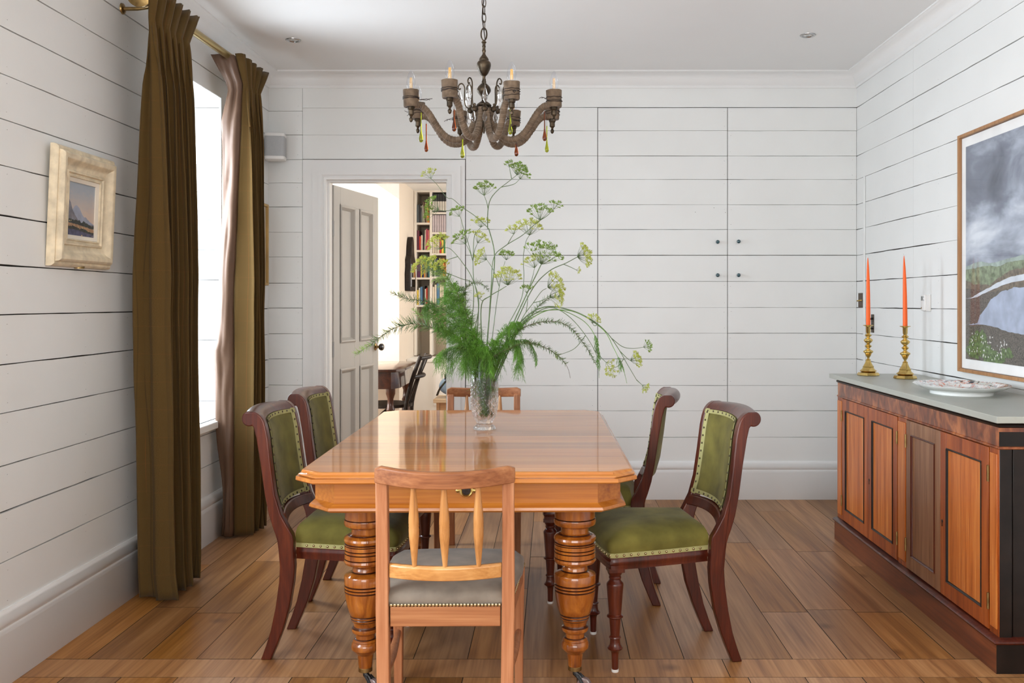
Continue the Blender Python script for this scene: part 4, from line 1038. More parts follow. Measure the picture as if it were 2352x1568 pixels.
for (a, z, w, h) in ((.10, .265, .05, .012), (.16, .275, .03, .014), (.25, .185, .03, .014), (.42, .17, .03, .016), (.56, .16, .05, .018), (.62, .15, .02, .02), (.80, .115, .05, .012), (.55, .02, .06, .02), (.93, .03, .04, .01)):
    mb.add([uvp(a-w/2, z, .0078), uvp(a-w/5, z+h*.7, .0078), uvp(a+w/8, z+h, .0078), uvp(a+w/2, z+h*.3, .0078), uvp(a+w/6, z-h*.3, .0078)], [(0, 1, 2, 3, 4)], 6)
flat(mb, 'canvas', [sky, m1, m2, m3, m4, m5, m6], t, -za, za)
mb = MB(); mb.lathe([(.02, 0), (.02, .008)], 16, T(.006, .0, -.222) @ Matrix.Rotation(0, 4, 'X')); mb.build('hanging_bracket', M_OLDBRASS, t)
# narrow gilt frame behind the far curtain
t = thing('framed_picture', 'narrow gilt framed picture on the left wall behind the further curtain', 'picture', (XL, 5.70, 1.61))
pic_frame([(0, 0), (0, .018), (.004, .024), (.016, .022), (.018, .012), (.018, 0)], -.19, .19, -.255, .255, fnL).build('frame', plain('gold_frame_wood', (.50, .31, .10), var=.15, rough=.4), t, ang=40)
mb = MB(); mb.box(.004, .008, -.175, .175, -.24, .24); mb.build('print', plain('pale_print', (.6, .58, .52), var=.2, scale=12, rough=.5), t)

# large landscape photograph, glazed
PY0, PY1, PZ0, PZ1 = 3.10, 4.425, .925, 2.035
t = thing('large_framed_landscape', 'large storm cloud and pond landscape picture in a thin wooden frame', 'picture', (XR, (PY0+PY1)/2, (PZ0+PZ1)/2))
ly, lz = (PY1-PY0)/2, (PZ1-PZ0)/2
fnR = lambda a, b, h: Vector((-h, a, b))
M_FRW = wood('teak_frame_wood', (.26, .12, .045), (.38, .19, .08), (.46, .25, .11), 'Z', scale=2, rough=.5)
pic_frame([(0, 0), (0, .0235), (.001, .025), (.014, .025), (.015, .024), (.015, .006), (.015, 0)], -ly, ly, -lz, lz, fnR).build('frame', M_FRW, t, ang=40)
mb = MB(); mb.add([fnR(a, b, .010) for a, b in ((-ly+.018, -lz+.018), (ly-.018, -lz+.018), (ly-.018, lz-.018), (-ly+.018, lz-.018))], [(0, 1, 2, 3)]); mb.build('mount', plain('white_mount', (.88, .88, .87), rough=.8), t, smooth=False)
ay, az = ly-.062, lz-.062
def q2(a, b, h): return Vector((-h, lerp(ay, -ay, a), lerp(-az, az, b)))   # a runs left->right as seen
m, N, L, b = _mat('photo_clouds'); setp(b, rough=.5)
tc = N.new('ShaderNodeTexCoord'); mp = N.new('ShaderNodeMapping'); mp.inputs['Scale'].default_value = (1, 1.5, 2.9); mp.inputs['Location'].default_value = (.3, 1.1, .52); L.new(tc.outputs['Object'], mp.inputs[0])
n = N.new('ShaderNodeTexNoise'); n.inputs['Scale'].default_value = 1.8; n.inputs['Detail'].default_value = 7; n.inputs['Roughness'].default_value = .55; n.inputs['Distortion'].default_value = .5; L.new(mp.outputs[0], n.inputs[0])
at = N.new('ShaderNodeAttribute'); at.attribute_name = 'h'
hr = N.new('ShaderNodeValToRGB'); e = hr.color_ramp.elements
for _ in range(5): e.new(.5)
for q, (p_, v_) in zip(e, ((.42, .60), (.50, .78), (.585, .80), (.66, .52), (.70, .62), (.80, .28), (1, .52))): q.position = p_; q.color = (v_, v_, v_, 1)
L.new(at.outputs['Fac'], hr.inputs[0])
mx = N.new('ShaderNodeMix'); mx.data_type = 'FLOAT'; mx.inputs[0].default_value = .52; L.new(hr.outputs[0], mx.inputs[2]); 
nr = N.new('ShaderNodeMapRange'); nr.inputs[1].default_value = .33; nr.inputs[2].default_value = .68; L.new(n.outputs['Fac'], nr.inputs[0]); L.new(nr.outputs[0], mx.inputs[3])
cr = N.new('ShaderNodeValToRGB'); e = cr.color_ramp.elements; e.new(.5); e.new(.5)
for q, (p_, c_) in zip(e, ((.12, (.075, .085, .115)), (.42, (.20, .225, .285)), (.62, (.42, .47, .56)), (.85, (.74, .79, .86)))): q.position = p_; q.color = c4(c_)
L.new(mx.outputs[0], cr.inputs[0]); L.new(cr.outputs[0], b.inputs['Base Color']); M_CLD = m
M_REED = plain('photo_reeds', (.10, .088, .074), var=.95, scale=190, rough=.5)
M_HILL = plain('photo_green_hills', (.20, .25, .155), var=.55, scale=45, rough=.5)
M_MIST = plain('photo_misty_hills', (.33, .41, .37), var=.3, scale=30, rough=.5)
M_POND = plain('photo_pond', (.38, .44, .57), var=.22, scale=14, rough=.5)
M_STREAM = plain('photo_stream', (.62, .67, .74), var=.15, scale=20, rough=.5)
M_FOLI = plain('photo_foliage', (.09, .15, .045), var=.8, scale=70, rough=.5)
M_BLOS = plain('photo_blossom', (.72, .73, .70), var=.2, scale=60, rough=.5)
M_BROWNB = plain('photo_brown_bank', (.16, .13, .095), var=.5, scale=60, rough=.5)
mb = MB(); mb.grid(10, 30, lambda a, b_: q2(a, lerp(.40, 1, b_), .0112), 0)
def sp(tops, bots, h, mi, n=90, r=0, sd=0):
    vs = []
    for i in range(n+1):
        a = i/n; tz = interp(tops, a)+r*nz(a*22, sd)+r*.7*nz(a*70, sd); bz = interp(bots, a)+r*nz(a*25, sd+5); bz = max(0.0, bz)
        vs += [q2(a, min(bz, tz), h), q2(a, tz, h)]
    mb.add(vs, [(2*i, 2*i+2, 2*i+3, 2*i+1) for i in range(n)], mi)
sp([(0, .435), (.12, .455), (.2, .44), (.3, .45), (.5, .47), (1, .46)], [(0, .35), (1, .35)], .0114, 2, r=.004, sd=2)
sp([(0, .42), (.15, .43), (.28, .425), (.34, .44), (1, .45)], [(0, .30), (1, .30)], .0116, 3, r=.006, sd=3)
sp([(0, .37), (.08, .35), (.2, .345), (.34, .40), (.6, .43), (1, .43)], [(0, 0), (1, 0)], .0118, 8, r=.008, sd=4)
sp([(0, .33), (.12, .325), (.2, .31), (.4, .33), (1, .33)], [(0, 0), (1, 0)], .0120, 1, r=.004, sd=5)
sp([(.0, .285), (.05, .288), (.10, .305), (.2, .335), (.27, .355), (.35, .375), (.6, .40), (1, .40)], [(0, .2845), (.05, .285), (.10, .292), (.2, .318), (.27, .335), (.35, .35), (.6, .37), (1, .38)], .0122, 5, r=.003, sd=6)
sp([(0, .16), (.10, .17), (.12, .205), (.16, .235), (.22, .285), (.28, .31), (.35, .325), (.6, .34), (1, .31)], [(0, .159), (.10, .165), (.12, .165), (.16, .165), (.22, .16), (.28, .15), (.35, .14), (.6, .12), (1, .12)], .0124, 4, r=.007, sd=7)
def blob(a, b_, w, h, mi, lay, sd):
    c = q2(a, b_, lay); pts = []
    for i in range(18):
        an = 2*pi*i/18; rr = 1+.5*nz(cos(an)*2+sd, sin(an)*2, sd)+.25*nz(cos(an)*6+sd, sin(an)*6, sd); pts.append(q2(max(0, a+w*rr*cos(an)), max(0, b_+h*rr*sin(an)), lay))
    mb.add([c]+pts, [(0, 1+i, 1+(i+1) % 18) for i in range(18)], mi)
for i, (a, z, w, h) in enumerate(((.10, .08, .07, .05), (.15, .05, .07, .035), (.07, .045, .06, .035), (.20, .03, .07, .03), (.13, .10, .05, .04), (.26, .02, .06, .025), (.33, .05, .05, .02))): blob(a, z, w, h, 6, .0126+.00005*i, i*3.1)
rr_ = random.Random(8)
for i in range(70):
    a = rr_.uniform(.03, .34); z = rr_.uniform(.01, .13)*(1-.5*a); blob(a, z, rr_.uniform(.0015, .0045), rr_.uniform(.0015, .0065), 7, .0131+.00001*i, i)
flat(mb, 'photograph_print', [M_CLD, M_REED, M_MIST, M_HILL, M_POND, M_STREAM, M_FOLI, M_BLOS, M_BROWNB], t, -az, az)
mb = MB(); mb.box(-.0175, -.0155, -ly+.018, ly-.018, -lz+.018, lz-.018); mb.build('glazing', glass('picture_glass', thin=True, f0=.022), t, smooth=False)

# ================================================================ SMALL WALL THINGS
t = thing('wall_speaker', 'small white speaker with grey mesh front high in the left corner', 'speaker', (-1.722, 5.83, 2.215), radians(8))
def rrect(w, d, r, z, n=5):
    pts = []
    for (cx, cy, a0) in ((w-r, d-r, 0), (-w+r, d-r, pi/2), (-w+r, -d+r, pi), (w-r, -d+r, 3*pi/2)):
        for i in range(n+1): a = a0+pi/2*i/n; pts.append(Vector((cx+r*cos(a), cy+r*sin(a), z)))
    return pts
M_SPW = plain('white_plastic', (.80, .79, .77), var=.01, rough=.4); M_MESH = plain('grey_mesh', (.42, .43, .44), var=.05, scale=200, rough=.6, bump=.3, bscale=600)
mb = MB(); mb.loft([rrect(.060, .058, .022, z) for z in (-.066, .066)]); mb.build('mesh_grille', M_MESH, t)
for s, nm in ((-1, 'bottom_cap'), (1, 'top_cap')):
    mb = MB(); mb.loft([rrect(.061, .059, .022, s*.062), rrect(.061, .059, .022, s*.074), rrect(.058, .056, .020, s*.080), rrect(.050, .048, .016, s*.082)]); mb.build(nm, M_SPW, t)
mb = MB(); mb.box(-.02, .02, .055, .125, -.02, .02); mb.box(-.035, .035, .118, .126, -.05, .05); mb.build('wall_bracket', M_BLACK, t, bevel=.002)
t = thing('light_switch', 'dark bronze switch plate with toggles beside the room corner', 'light switch', (XR, 5.875, 1.262))
mb = MB(); mb.box(-.004, 0, -.044, .044, -.046, .046); mb.build('switch_plate', plain('bronze_plate', (.10, .065, .04), metal=.7, rough=.45), t, bevel=.001)
for y in (-.012, .012):
    mb = MB(); mb.tube([(-.003, y, 0), (-.008, y, 0), (-.024, y, -.004)], [.006, .0035, .0045], 10); mb.build('toggle', M_BRASS, t)
t = thing('latch_plate', 'narrow dark latch plate with two round knobs behind the candle', 'door latch', (XR, 5.66, 1.122))
mb = MB(); mb.box(-.004, 0, -.022, .022, -.055, .055); mb.build('back_plate', M_BRONZE, t, bevel=.001)
for z in (-.030, .028):
    mb = MB(); mb.lathe([(.006, 0), (.006, .016), (.014, .020), (.016, .026), (.013, .032), (.003, .035)], 14, T(-.003, 0, z) @ Matrix.Rotation(-pi/2, 4, 'Y')); mb.build('knob', M_BLACK, t)
t = thing('thermostat', 'small white heating thermostat with grey screen on the right wall', 'thermostat', (XR, 4.835, 1.247))
mb = MB(); mb.box(-.012, 0, -.046, .046, -.043, .043); mb.build('back_box', M_SPW, t, bevel=.003)
mb = MB(); mb.box(-.020, -.011, -.012, .042, -.040, .042); mb.build('front_cover', M_SPW, t, bevel=.003)
mb = MB(); mb.box(-.0212, -.0195, .012, .034, .012, .034); mb.build('screen', plain('lcd_grey', (.20, .21, .20), rough=.3), t)
for z in (.014, .030):
    mb = MB(); mb.box(-.0215, -.0195, -.003, .004, z-.004, z+.004); mb.build('button', M_MESH, t, bevel=.0008)
mb = MB(); mb.box(-.0206, -.0195, .026, .036, -.032, -.022); mb.build('badge', M_OLDBRASS, t)
for (u, v, lb) in ((673.5, 91.5, 'recessed chrome ceiling spotlight on the left, above the window side'), (1855.5, 80.5, 'recessed chrome ceiling spotlight on the right, above the cupboards')):
    Y = (ZC-CAM_H)*F_PX/(PV-v); t = thing('ceiling_spotlight', lb, 'ceiling light', ((u-PU)*Y/F_PX, Y, ZC), group='ceiling spotlights')
    mb = MB(); mb.lathe([(.043, 0), (.0425, -.003), (.038, -.006), (.031, -.005), (.029, -.002)], 32, caps=False); mb.build('bezel', M_CHROME, t)
    mb = MB(); mb.lathe([(.029, -.002), (.020, -.0015), (.012, -.004), (.002, -.005)], 24, caps=False); mb.build('reflector', M_CHROME, t)
    mb = MB(); mb.lathe([(.0001, -.0045), (.016, -.0040), (.024, -.0025)], 20, caps=False); mb.build('lamp_lens', plain('frosted_lens', (.6, .6, .58), rough=.3), t)
# ================================================================ CHANDELIER
CX, CY = -.262, 3.60
M_CLOTH = plain('taupe_velvet_wrap', (.150, .108, .074), var=.35, scale=40, rough=.9, spec=.2, bump=.4, bscale=120, sheen=.22, sheenr=.35)
M_WIRE = plain('dark_wire', (.035, .025, .022), var=.2, rough=.5, metal=.4)
M_CRYS = glass('crystal_glass', (1, 1, 1), ior=1.52, clear=.25)
M_BULB = glass('bulb_glass', (.97, .98, 1), thin=True, ior=1.45)
M_FIL = plain('filament_phosphor', (.95, .52, .09), var=.05, rough=.5)
M_SOCK = plain('bulb_cap', (.6, .6, .6), metal=1, rough=.3)
cl = thing('chandelier', 'dark brass eight arm chandelier with arms bound in taupe velvet', 'chandelier', (CX, CY, 0))
colp = [(392, 18), (398, 24), (406, 23), (412, 15), (430, 14), (438, 17), (446, 17), (452, 13), (470, 15), (480, 19), (490, 18), (500, 13), (515, 15), (530, 24), (548, 38), (558, 43), (566, 46), (574, 44), (580, 50), (592, 62), (606, 66), (625, 66), (650, 61), (680, 48), (700, 38), (712, 28), (718, 20), (726, 15), (750, 14), (765, 18), (778, 23), (788, 20), (796, 30), (808, 42), (825, 57), (845, 65), (862, 66), (880, 58), (900, 42), (918, 28), (928, 24), (936, 25), (944, 20), (958, 24), (970, 42), (985, 62), (996, 72), (1004, 72), (1012, 55), (1020, 55), (1030, 66), (1050, 68), (1070, 60), (1090, 44), (1110, 26), (1130, 14), (1180, 10), (1200, 12), (1212, 13), (1222, 10), (1240, 12), (1252, 10), (1266, 4)]
mb = MB(); mb.lathe([(r*.000406, 2.412-y*.0004058) for y, r in colp][::-1], 32); mb.build('central_column', M_BRONZE, cl, ang=40)
# hanging loop + chain + cord
mb = MB(); pts = [Vector((.011*sin(2*pi*i/24)*1.0, 0, 2.280+.024*cos(2*pi*i/24))) for i in range(25)]
mb.tube(pts, .0028, 8, caps=False); mb.build('hanging_loop', M_BRONZE, cl)
z = 2.300; k = 0
while z < ZC-.012:
    mb = MB(); pts = []
    for i in range(21):
        a = 2*pi*i/20; x = .0072*cos(a); zz = .0185*sin(a); zz = max(-.0175, min(.0175, zz*1.15))
        pts.append(Vector((x if k % 2 else x*.35, x*.35 if k % 2 else x, z+.014+zz)))
    mb.tube(pts, .0018, 6, caps=False); mb.build('chain_link', M_BRONZE, cl); z += .0295; k += 1
mb = MB(); zz = [2.256+i*(ZC-2.256)/30 for i in range(31)]
mb.tube([Vector((.006*sin(q*26), .006*cos(q*26)-.002, q)) for q in zz], .0022, 6); mb.build('power_cord', M_WIRE, cl)
mb = MB(); mb.lathe([(.001, ZC-.030), (.03, ZC-.028), (.05, ZC-.010), (.052, ZC)], 24); mb.build('ceiling_rose', M_BRONZE, cl)
R_ = .288; ZCUP = 2.007
armpath = [(.030, 1.992), (.034, 1.965), (.044, 1.925), (.066, 1.888), (.100, 1.866), (.140, 1.868), (.172, 1.890), (.198, 1.925), (.222, 1.960), (.248, 1.981), (.274, 1.984)]
rc = random.Random(5)
for i in range(8):
    a = pi/8+i*pi/4+.03; d = Vector((cos(a), sin(a), 0)); jz = rc.uniform(-.003, .004)
    W = lambda r, z, o=0: Vector((d.x*r-d.y*o, d.y*r+d.x*o, z))
    path = smooth_path([W(r, z+jz, .004*nz(r*20, i)) for r, z in armpath], 9)
    mb = MB(); n = len(path); mb.tube(path, [.0118+.0016*((j*1.0/3.1) % 1)+.0008*nz(j*1.3, i) for j in range(n)], 14)
    arm = mb.build('velvet_arm', M_CLOTH, cl, ang=80)
    # binding: seams spiralling round
    mb = MB(); pts = []
    for j in range(0, n*6):
        f = j/6; q = int(f); q2_ = min(q+1, n-1); p = path[q].lerp(path[q2_], f-q); tn = (path[q2_]-path[max(0, q-1)]).normalized(); nx = tn.cross(Vector((0, 0, 1)) if abs(tn.z) < .95 else d).normalized(); ny = tn.cross(nx); an = f*2.0
        pts.append(p+(nx*cos(an)+ny*sin(an))*.0134)
    mb.tube(pts, .0006, 4); mb.build('binding_thread', plain('binding_thread', (.27, .20, .15), rough=.8), arm)
    # fitting below cup
    mb = MB(); mb.lathe([(.002, 1.918+jz), (.006, 1.922+jz), (.008, 1.930+jz), (.004, 1.936+jz), (.006, 1.942+jz), (.0105, 1.946+jz), (.0105, 1.962+jz), (.013, 1.965+jz), (.013, 1.985+jz)], 12, T(d.x*R_, d.y*R_, 0)); mb.build('arm_fitting', M_BRONZE, cl, ang=30)
    mb = MB(); tilt = rc.uniform(-.05, .05); M_ = T(d.x*R_, d.y*R_, ZCUP+jz) @ Matrix.Rotation(tilt, 4, 'X') @ Matrix.Rotation(rc.uniform(-.05, .05), 4, 'Y')
    rs = []
    for z_, r in ((-.031, .018), (-.033, .0265), (-.029, .0285), (-.01, .0285), (.0, .0282), (.015, .0292), (.0305, .0300), (.031, .0275), (.02, .024), (.018, .006)):
        rs.append([M_ @ Vector((r*(1+.03*nz(cos(b_)*2, sin(b_)*2, i))*cos(b_), r*(1+.03*nz(sin(b_)*2, cos(b_)*2, i+9))*sin(b_), z_+(.0015*nz(cos(b_)*2, sin(b_)*2, i+3) if z_ > .03 else 0))) for b_ in [2*pi*q/22 for q in range(22)]])
    mb.loft(rs); cup = mb.build('velvet_candle_cup', M_CLOTH, cl, ang=60)
    mb = MB()
    for w in range(3):
        z_ = rc.uniform(-.016, .004); ph = rc.uniform(0, 6); tl = rc.uniform(-.006, .006)
        mb.tube([M_ @ Vector((.0305*cos(b_), .0305*sin(b_), z_+tl*sin(b_+ph)+.001*sin(7*b_))) for b_ in [2*pi*q/28 for q in range(29)]], .0011, 5)
    b0 = rc.uniform(0, 6)
    for w in range(2):
        e = M_ @ Vector((.031*cos(b0), .031*sin(b0), -.006)); pts = [e]
        for q in range(4): e = e+Vector((.008*cos(b0)+rc.uniform(-.006, .006), .008*sin(b0)+rc.uniform(-.006, .006), rc.uniform(-.008, .006))); pts.append(e)
        mb.tube(pts, .0011, 5)
    mb.build('wire_tie', M_WIRE, cup)
    # bulb
    bz = ZCUP+.012+jz
    mb = MB(); mb.lathe([(.008, bz-.01), (.0085, bz+.012)], 14, T(d.x*R_, d.y*R_, 0)); mb.build('bulb_cap', M_SOCK, cl)
    mb = MB(); mb.lathe([(.0085, bz+.010), (.011, bz+.018), (.0152, bz+.032), (.0168, bz+.044), (.0155, bz+.058), (.0115, bz+.074), (.006, bz+.086), (.002, bz+.091), (.0003, bz+.092)], 20, T(d.x*R_, d.y*R_, 0))
    bu = mb.build('candle_bulb', M_BULB, cl)
    mb = MB()
    for q in range(4):
        an = q*pi/2+i; x0, y0 = d.x*R_+.0045*cos(an), d.y*R_+.0045*sin(an); mb.tube([(x0, y0, bz+.026), (x0-.001*cos(an), y0-.001*sin(an), bz+.064)], .0011, 6)
    mb.build('filament', M_FIL, bu, label='amber filament strips')
    mb = MB(); mb.lathe([(.004, bz+.012), (.002, bz+.024), (.0008, bz+.034)], 8, T(d.x*R_, d.y*R_, 0)); mb.build('filament_stem', M_SPW, bu)
# curled hooks with clear drops
for i in range(8):
    a = i*pi/4+.12; d = Vector((cos(a), sin(a), 0)); hr = .066 if i % 2 else .074; ht = 2.100 if i % 2 else 2.090
    W = lambda r, z: Vector((d.x*r, d.y*r, z))
    mb = MB(); pts = smooth_path([W(.026, 2.0), W(.052, 1.990), W(hr-.002, 2.008), W(hr, 2.05), W(hr, ht-.018), W(hr+.008, ht-.003), W(hr+.018, ht-.004), W(hr+.024, ht-.014), W(hr+.021, ht-.024), W(hr+.014, ht-.021)], 5)
    pts = [Vector((p.x, p.y, p.z)) for p in pts]
    mb.tube(pts, .0026, 8); h = mb.build('curled_hook', M_BRONZE, cl)
    mb = MB(); Mx = T(d.x*(hr+.018), d.y*(hr+.018), ht-.030); mb.lathe([(.0006, .010), (.0012, -.002), (.006, -.018), (.0115, -.034), (.0085, -.048), (.002, -.060), (.0003, -.062)], 6, Mx)
    mb.build('crystal_drop', M_CRYS, h, ang=5)
    mb = MB(); Mx = T(d.x*.058, d.y*.058, 1.995-.02); mb.lathe([(.0008, .006), (.006, -.012), (.0095, -.024), (.006, -.036), (.0003, -.045)], 6, Mx); mb.build('crystal_drop', M_CRYS, h, ang=5)
    mb = MB()
    p0 = W(.030, 2.0)
    mb.lathe([(.001, -.012), (.010, -.008), (.013, 0), (.009, .008), (.004, .012), (.005, .018), (.001, .022)], 10, T(d.x*.052, d.y*.052, 1.986)); mb.build('cast_ornament', M_BRONZE, h)
# coloured glass tear drops
M_GGR = glass('olive_green_glass', (.42, .46, .02), rough=.02); M_GAM = glass('amber_glass', (.26, .045, .004), rough=.02)
def tear(u, vtop, vbot, Y, green):
    zt = CAM_H-(vtop-PV)*Y/F_PX; zb = CAM_H-(vbot-PV)*Y/F_PX; x = (u-PU)*Y/F_PX-CX; L_ = zt-zb
    mb = MB(); R = .0082
    mb.lathe([(.0003, zb), (R*.5, zb+.0012), (R*.9, zb+.005), (R, zb+.010), (R*.92, zb+.016), (R*.7, zb+.025), (R*.45, zb+.036), (R*.30, zb+.048), (R*.26, zb+L_*.7), (R*.28, zt-.004), (R*.1, zt)], 16, T(x, Y-CY, 0))
    dr = mb.build('glass_teardrop', M_GGR if green else M_GAM, cl, label=('olive green' if green else 'dark amber')+' glass drop')
    mb = MB(); mb.tube([(x, Y-CY, zt-.002), (x, Y-CY, zt+.03)], .0007, 5); mb.build('drop_wire', M_WIRE, dr)
tear(967, 257, 327, 3.45, 1); tear(979, 283, 349, 3.72, 0); tear(1043, 250, 302, 3.34, 0); tear(1062, 318, 363, 3.50, 1); tear(1172, 247, 309, 3.34, 1)
tear(1186, 330, 359, 3.55, 0); tear(1251, 254, 324, 3.45, 0); tear(1256, 288, 350, 3.76, 1)

# ================================================================ VASE AND FENNEL
VX, VY = -.272, 3.765; rv = random.Random(12)
M_CUT = glass('cut_crystal', (1, 1, 1), ior=1.5, clear=.42)
vs_ = thing('crystal_vase', 'cut crystal vase of fennel and ferns on the dining table', 'vase', (VX, VY, TZ+.0006))
def vr(z): return interp([(0, .0445), (.006, .0455), (.012, .042), (.018, .033), (.024, .0315), (.034, .036), (.048, .045), (.07, .0515), (.10, .0555), (.14, .0565), (.2, .0555), (.27, .054), (.312, .0575)], z)
mb = MB(); n = 128; rs = []
zl = [0, .003, .008, .012, .016, .020, .026, .032]+[.036+i*.0031 for i in range(60)]
zl = [z for z in zl if z < .20]+[.205, .22, .25, .28, .30, .308, .312]
for z in zl:
    r = []
    for i in range(n):
        th = 2*pi*i/n; rr = vr(z)
        if .040 < z < .195:
            f = min(1, (z-.04)/.01, (.195-z)/.008); N_ = 14
            a = (th*N_/(2*pi)+z/.0255) % 1; b_ = (th*N_/(2*pi)-z/.0255) % 1
            rr -= .0030*f*max(0, 1-min(a, 1-a)/.16)+0; rr = rr-.0030*f*max(0, 1-min(b_, 1-b_)/.16)*(1 if min(a, 1-a) > .16 else .3)
        elif .195 <= z < .312:
            rr -= 0
        elif z < .012: rr -= .0012*abs(sin(12*th))
        r.append(Vector((rr*cos(th), rr*sin(th), z)))
    rs.append(r)
rs.append([Vector((.0555*cos(2*pi*i/n), .0555*sin(2*pi*i/n), .313)) for i in range(n)])
for z in (.30, .25, .2, .14, .10, .07, .05, .038, .034): rs.append([Vector(((vr(z)-.0062)*cos(2*pi*i/n), (vr(z)-.0062)*sin(2*pi*i/n), z)) for i in range(n)])
mb.loft(rs); mb.build('vase_body', M_CUT, vs_, ang=22)

M_STEM = plain('fennel_stem_green', (.095, .155, .060), var=.25, scale=30, rough=.5)
M_SEED = plain('fennel_seed_green', (.19, .31, .045), var=.4, scale=60, rough=.5)
M_YEL = plain('fennel_flower_yellow', (.44, .49, .075), var=.35, scale=60, rough=.6)
M_FERN = plain('fern_needle_green', (.070, .150, .028), var=.4, scale=25, rough=.5)
M_FERNL = plain('light_fern_tip', (.25, .38, .10), var=.3, scale=25, rough=.5)
M_FROND = plain('bright_frond_green', (.095, .235, .020), var=.5, scale=18, rough=.55)
M_FERNST = plain('brown_fern_stem', (.10, .065, .035), var=.3, scale=30, rough=.6)
def PL(u, v, dy): return P(u, v, VY+dy)
BOT = TZ+.045
def base_pt(dx): return Vector((VX+dx, VY+rv.uniform(-.02, .02), BOT+rv.uniform(0, .02)))
def umbel(c, axis, R, nr, mat, parent, seed, size=1.0, spread=1.0):
    """umbrella of rays each ending in a little tuft"""
    r = random.Random(seed); axis = axis.normalized(); ux = axis.orthogonal().normalized(); uy = axis.cross(ux)
    mb = MB()
    for k in range(nr):
        fr = sqrt((k+.5)/nr); an = k*2.39996+r.uniform(-.3, .3); tilt = fr*1.05*spread
        d = (axis*cos(tilt)+(ux*cos(an)+uy*sin(an))*sin(tilt)).normalized()
        L_ = R*r.uniform(.85, 1.1); e = c+d*L_; mid = c+d*L_*.5+axis*(-.06*R)
        mb.tube([c, mid, e], [.0007, .0005, .0004], 3, mi=0, caps=False)
        m = 10 if R > .03 else 8
        for q in range(m):
            a2 = 2*pi*q/m+r.uniform(-.4, .4); t2 = r.uniform(.3, 1.25) if q else 0
            d2 = (d*cos(t2)+(ux*cos(a2)+uy*sin(a2))*sin(t2)).normalized(); l2 = r.uniform(.006, .0095)*size*(1.15 if R > .05 else 1)
            p2 = e+d2*l2*.5; p3 = e+d2*(l2+.0045*size)
            mb.tube([e, p2, p3], [.0003, .0005*size, .0013*size], 3, mi=1, caps=True) if mat is M_YEL else mb.tube([e, p2, (p2+p3)/2, p3], [.0003, .0004*size, .0014*size, .0005*size], 4, mi=1)
    return mb.build('flower_head', [M_STEM, mat], parent, ang=60, recalc=False)
def stalk(label, path, r0, r1, heads, twigs=()):
    """path: list of points; heads: (attach point index or None, head point, axis, R, nr, mat)"""
    t = thing('fennel_stalk', label, 'flower stem', tuple(path[0]), group='fennel stalks in the vase')
    o = path[0]; mb = MB(); sp_ = smooth_path([p-o for p in path], 6); n = len(sp_)
    mb.tube(sp_, [lerp(r0, r1, i/(n-1)) for i in range(n)], 7); mb.build('stem', M_STEM, t)
    for j, h in enumerate(heads):
        pts, axis, R, nr, mat = h; pts = list(pts)
        if len(pts) > 1:
            near = min((q+o for q in sp_), key=lambda q: (q-pts[0]).length)
            if (near-pts[0]).length < .04: pts[0] = near
        if len(pts) > 1:
            mb = MB(); q = smooth_path([p-o for p in pts], 5); mb.tube(q, [lerp(.0016, .0009, i/(len(q)-1)) for i in range(len(q))], 5); mb.build('side_branch', M_STEM, t)
        umbel(pts[-1]-o, axis, R, nr, mat, t, hash((label, j)) & 0xffff if False else len(label)*31+j*7, size=1.0 if R > .02 else .8)
    return t
V3 = Vector
UP = V3((0, 0, 1))
def pp(seq, d0, d1): 
    n = len(seq); return [PL(u, v, lerp(d0, d1, i/(max(1, n-1)))) for i, (u, v) in enumerate(seq)]
G, Yw = M_SEED, M_YEL
s1 = pp([(1113, 905), (1118, 800), (1127, 690), (1136, 590), (1124, 530), (1120, 522)], 0, .02)
stalk('tallest fennel stalk in the vase, rising to three seed heads', [base_pt(.005)]+s1+pp([(1121, 480), (1128, 455), (1145, 435)], .02, .03)+pp([(1164, 420), (1187, 402)], .03, .03), .0030, .0011, [
    ([PL(1187, 402, .03)], V3((.2, -.2, 1)), .045, 22, G), ([PL(1153, 430, .03), PL(1180, 423, .02), PL(1194, 411, .01)], V3((.5, -.2, 1)), .035, 12, G), ([PL(1179, 412, .03), PL(1172, 395, .03), PL(1170, 384, .03)], UP, .022, 7, G),
    ([PL(1124, 480, .02), PL(1118, 465, .01), PL(1112, 449, 0)], V3((-.05, -.1, 1)), .048, 20, G),
    ([PL(1119, 523, .02), PL(1090, 495, 0), PL(1062, 476, -.02), PL(1040, 457, -.03), PL(1026, 453, -.03), PL(1005, 425, -.03), PL(990, 410, -.03)], V3((-.4, 0, 1)), .035, 9, Yw),
    ([PL(1062, 475, -.02), PL(1045, 482, -.03), PL(1020, 484, -.04), PL(1008, 482, -.04)], V3((-1, -.3, .3)), .052, 20, G)])
stalk('fennel stalk leaning right across the middle with open green heads', [base_pt(.01)]+pp([(1112, 900), (1120, 780), (1128, 660), (1134, 592)], 0, -.03)+pp([(1160, 565), (1200, 540), (1232, 512), (1256, 496), (1272, 480)], -.03, -.05), .0024, .001, [
    ([PL(1272, 480, -.05)], V3((.4, 0, 1)), .030, 9, G), ([PL(1236, 509, -.045), PL(1240, 505, -.045)], V3((0, -.3, 1)), .055, 20, G), ([PL(1166, 562, -.03), PL(1175, 545, -.03), PL(1180, 538, -.03)], V3((-.1, 0, 1)), .028, 10, Yw)])
stalk('fennel stalk right of centre with a large yellow green head behind', [base_pt(.015)]+pp([(1118, 900), (1140, 820), (1160, 760), (1196, 690), (1203, 640), (1202, 590), (1208, 555), (1216, 540)], 0, .04), .0022, .001, [
    ([PL(1216, 540, .04)], V3((.05, -.3, 1)), .060, 26, Yw)])
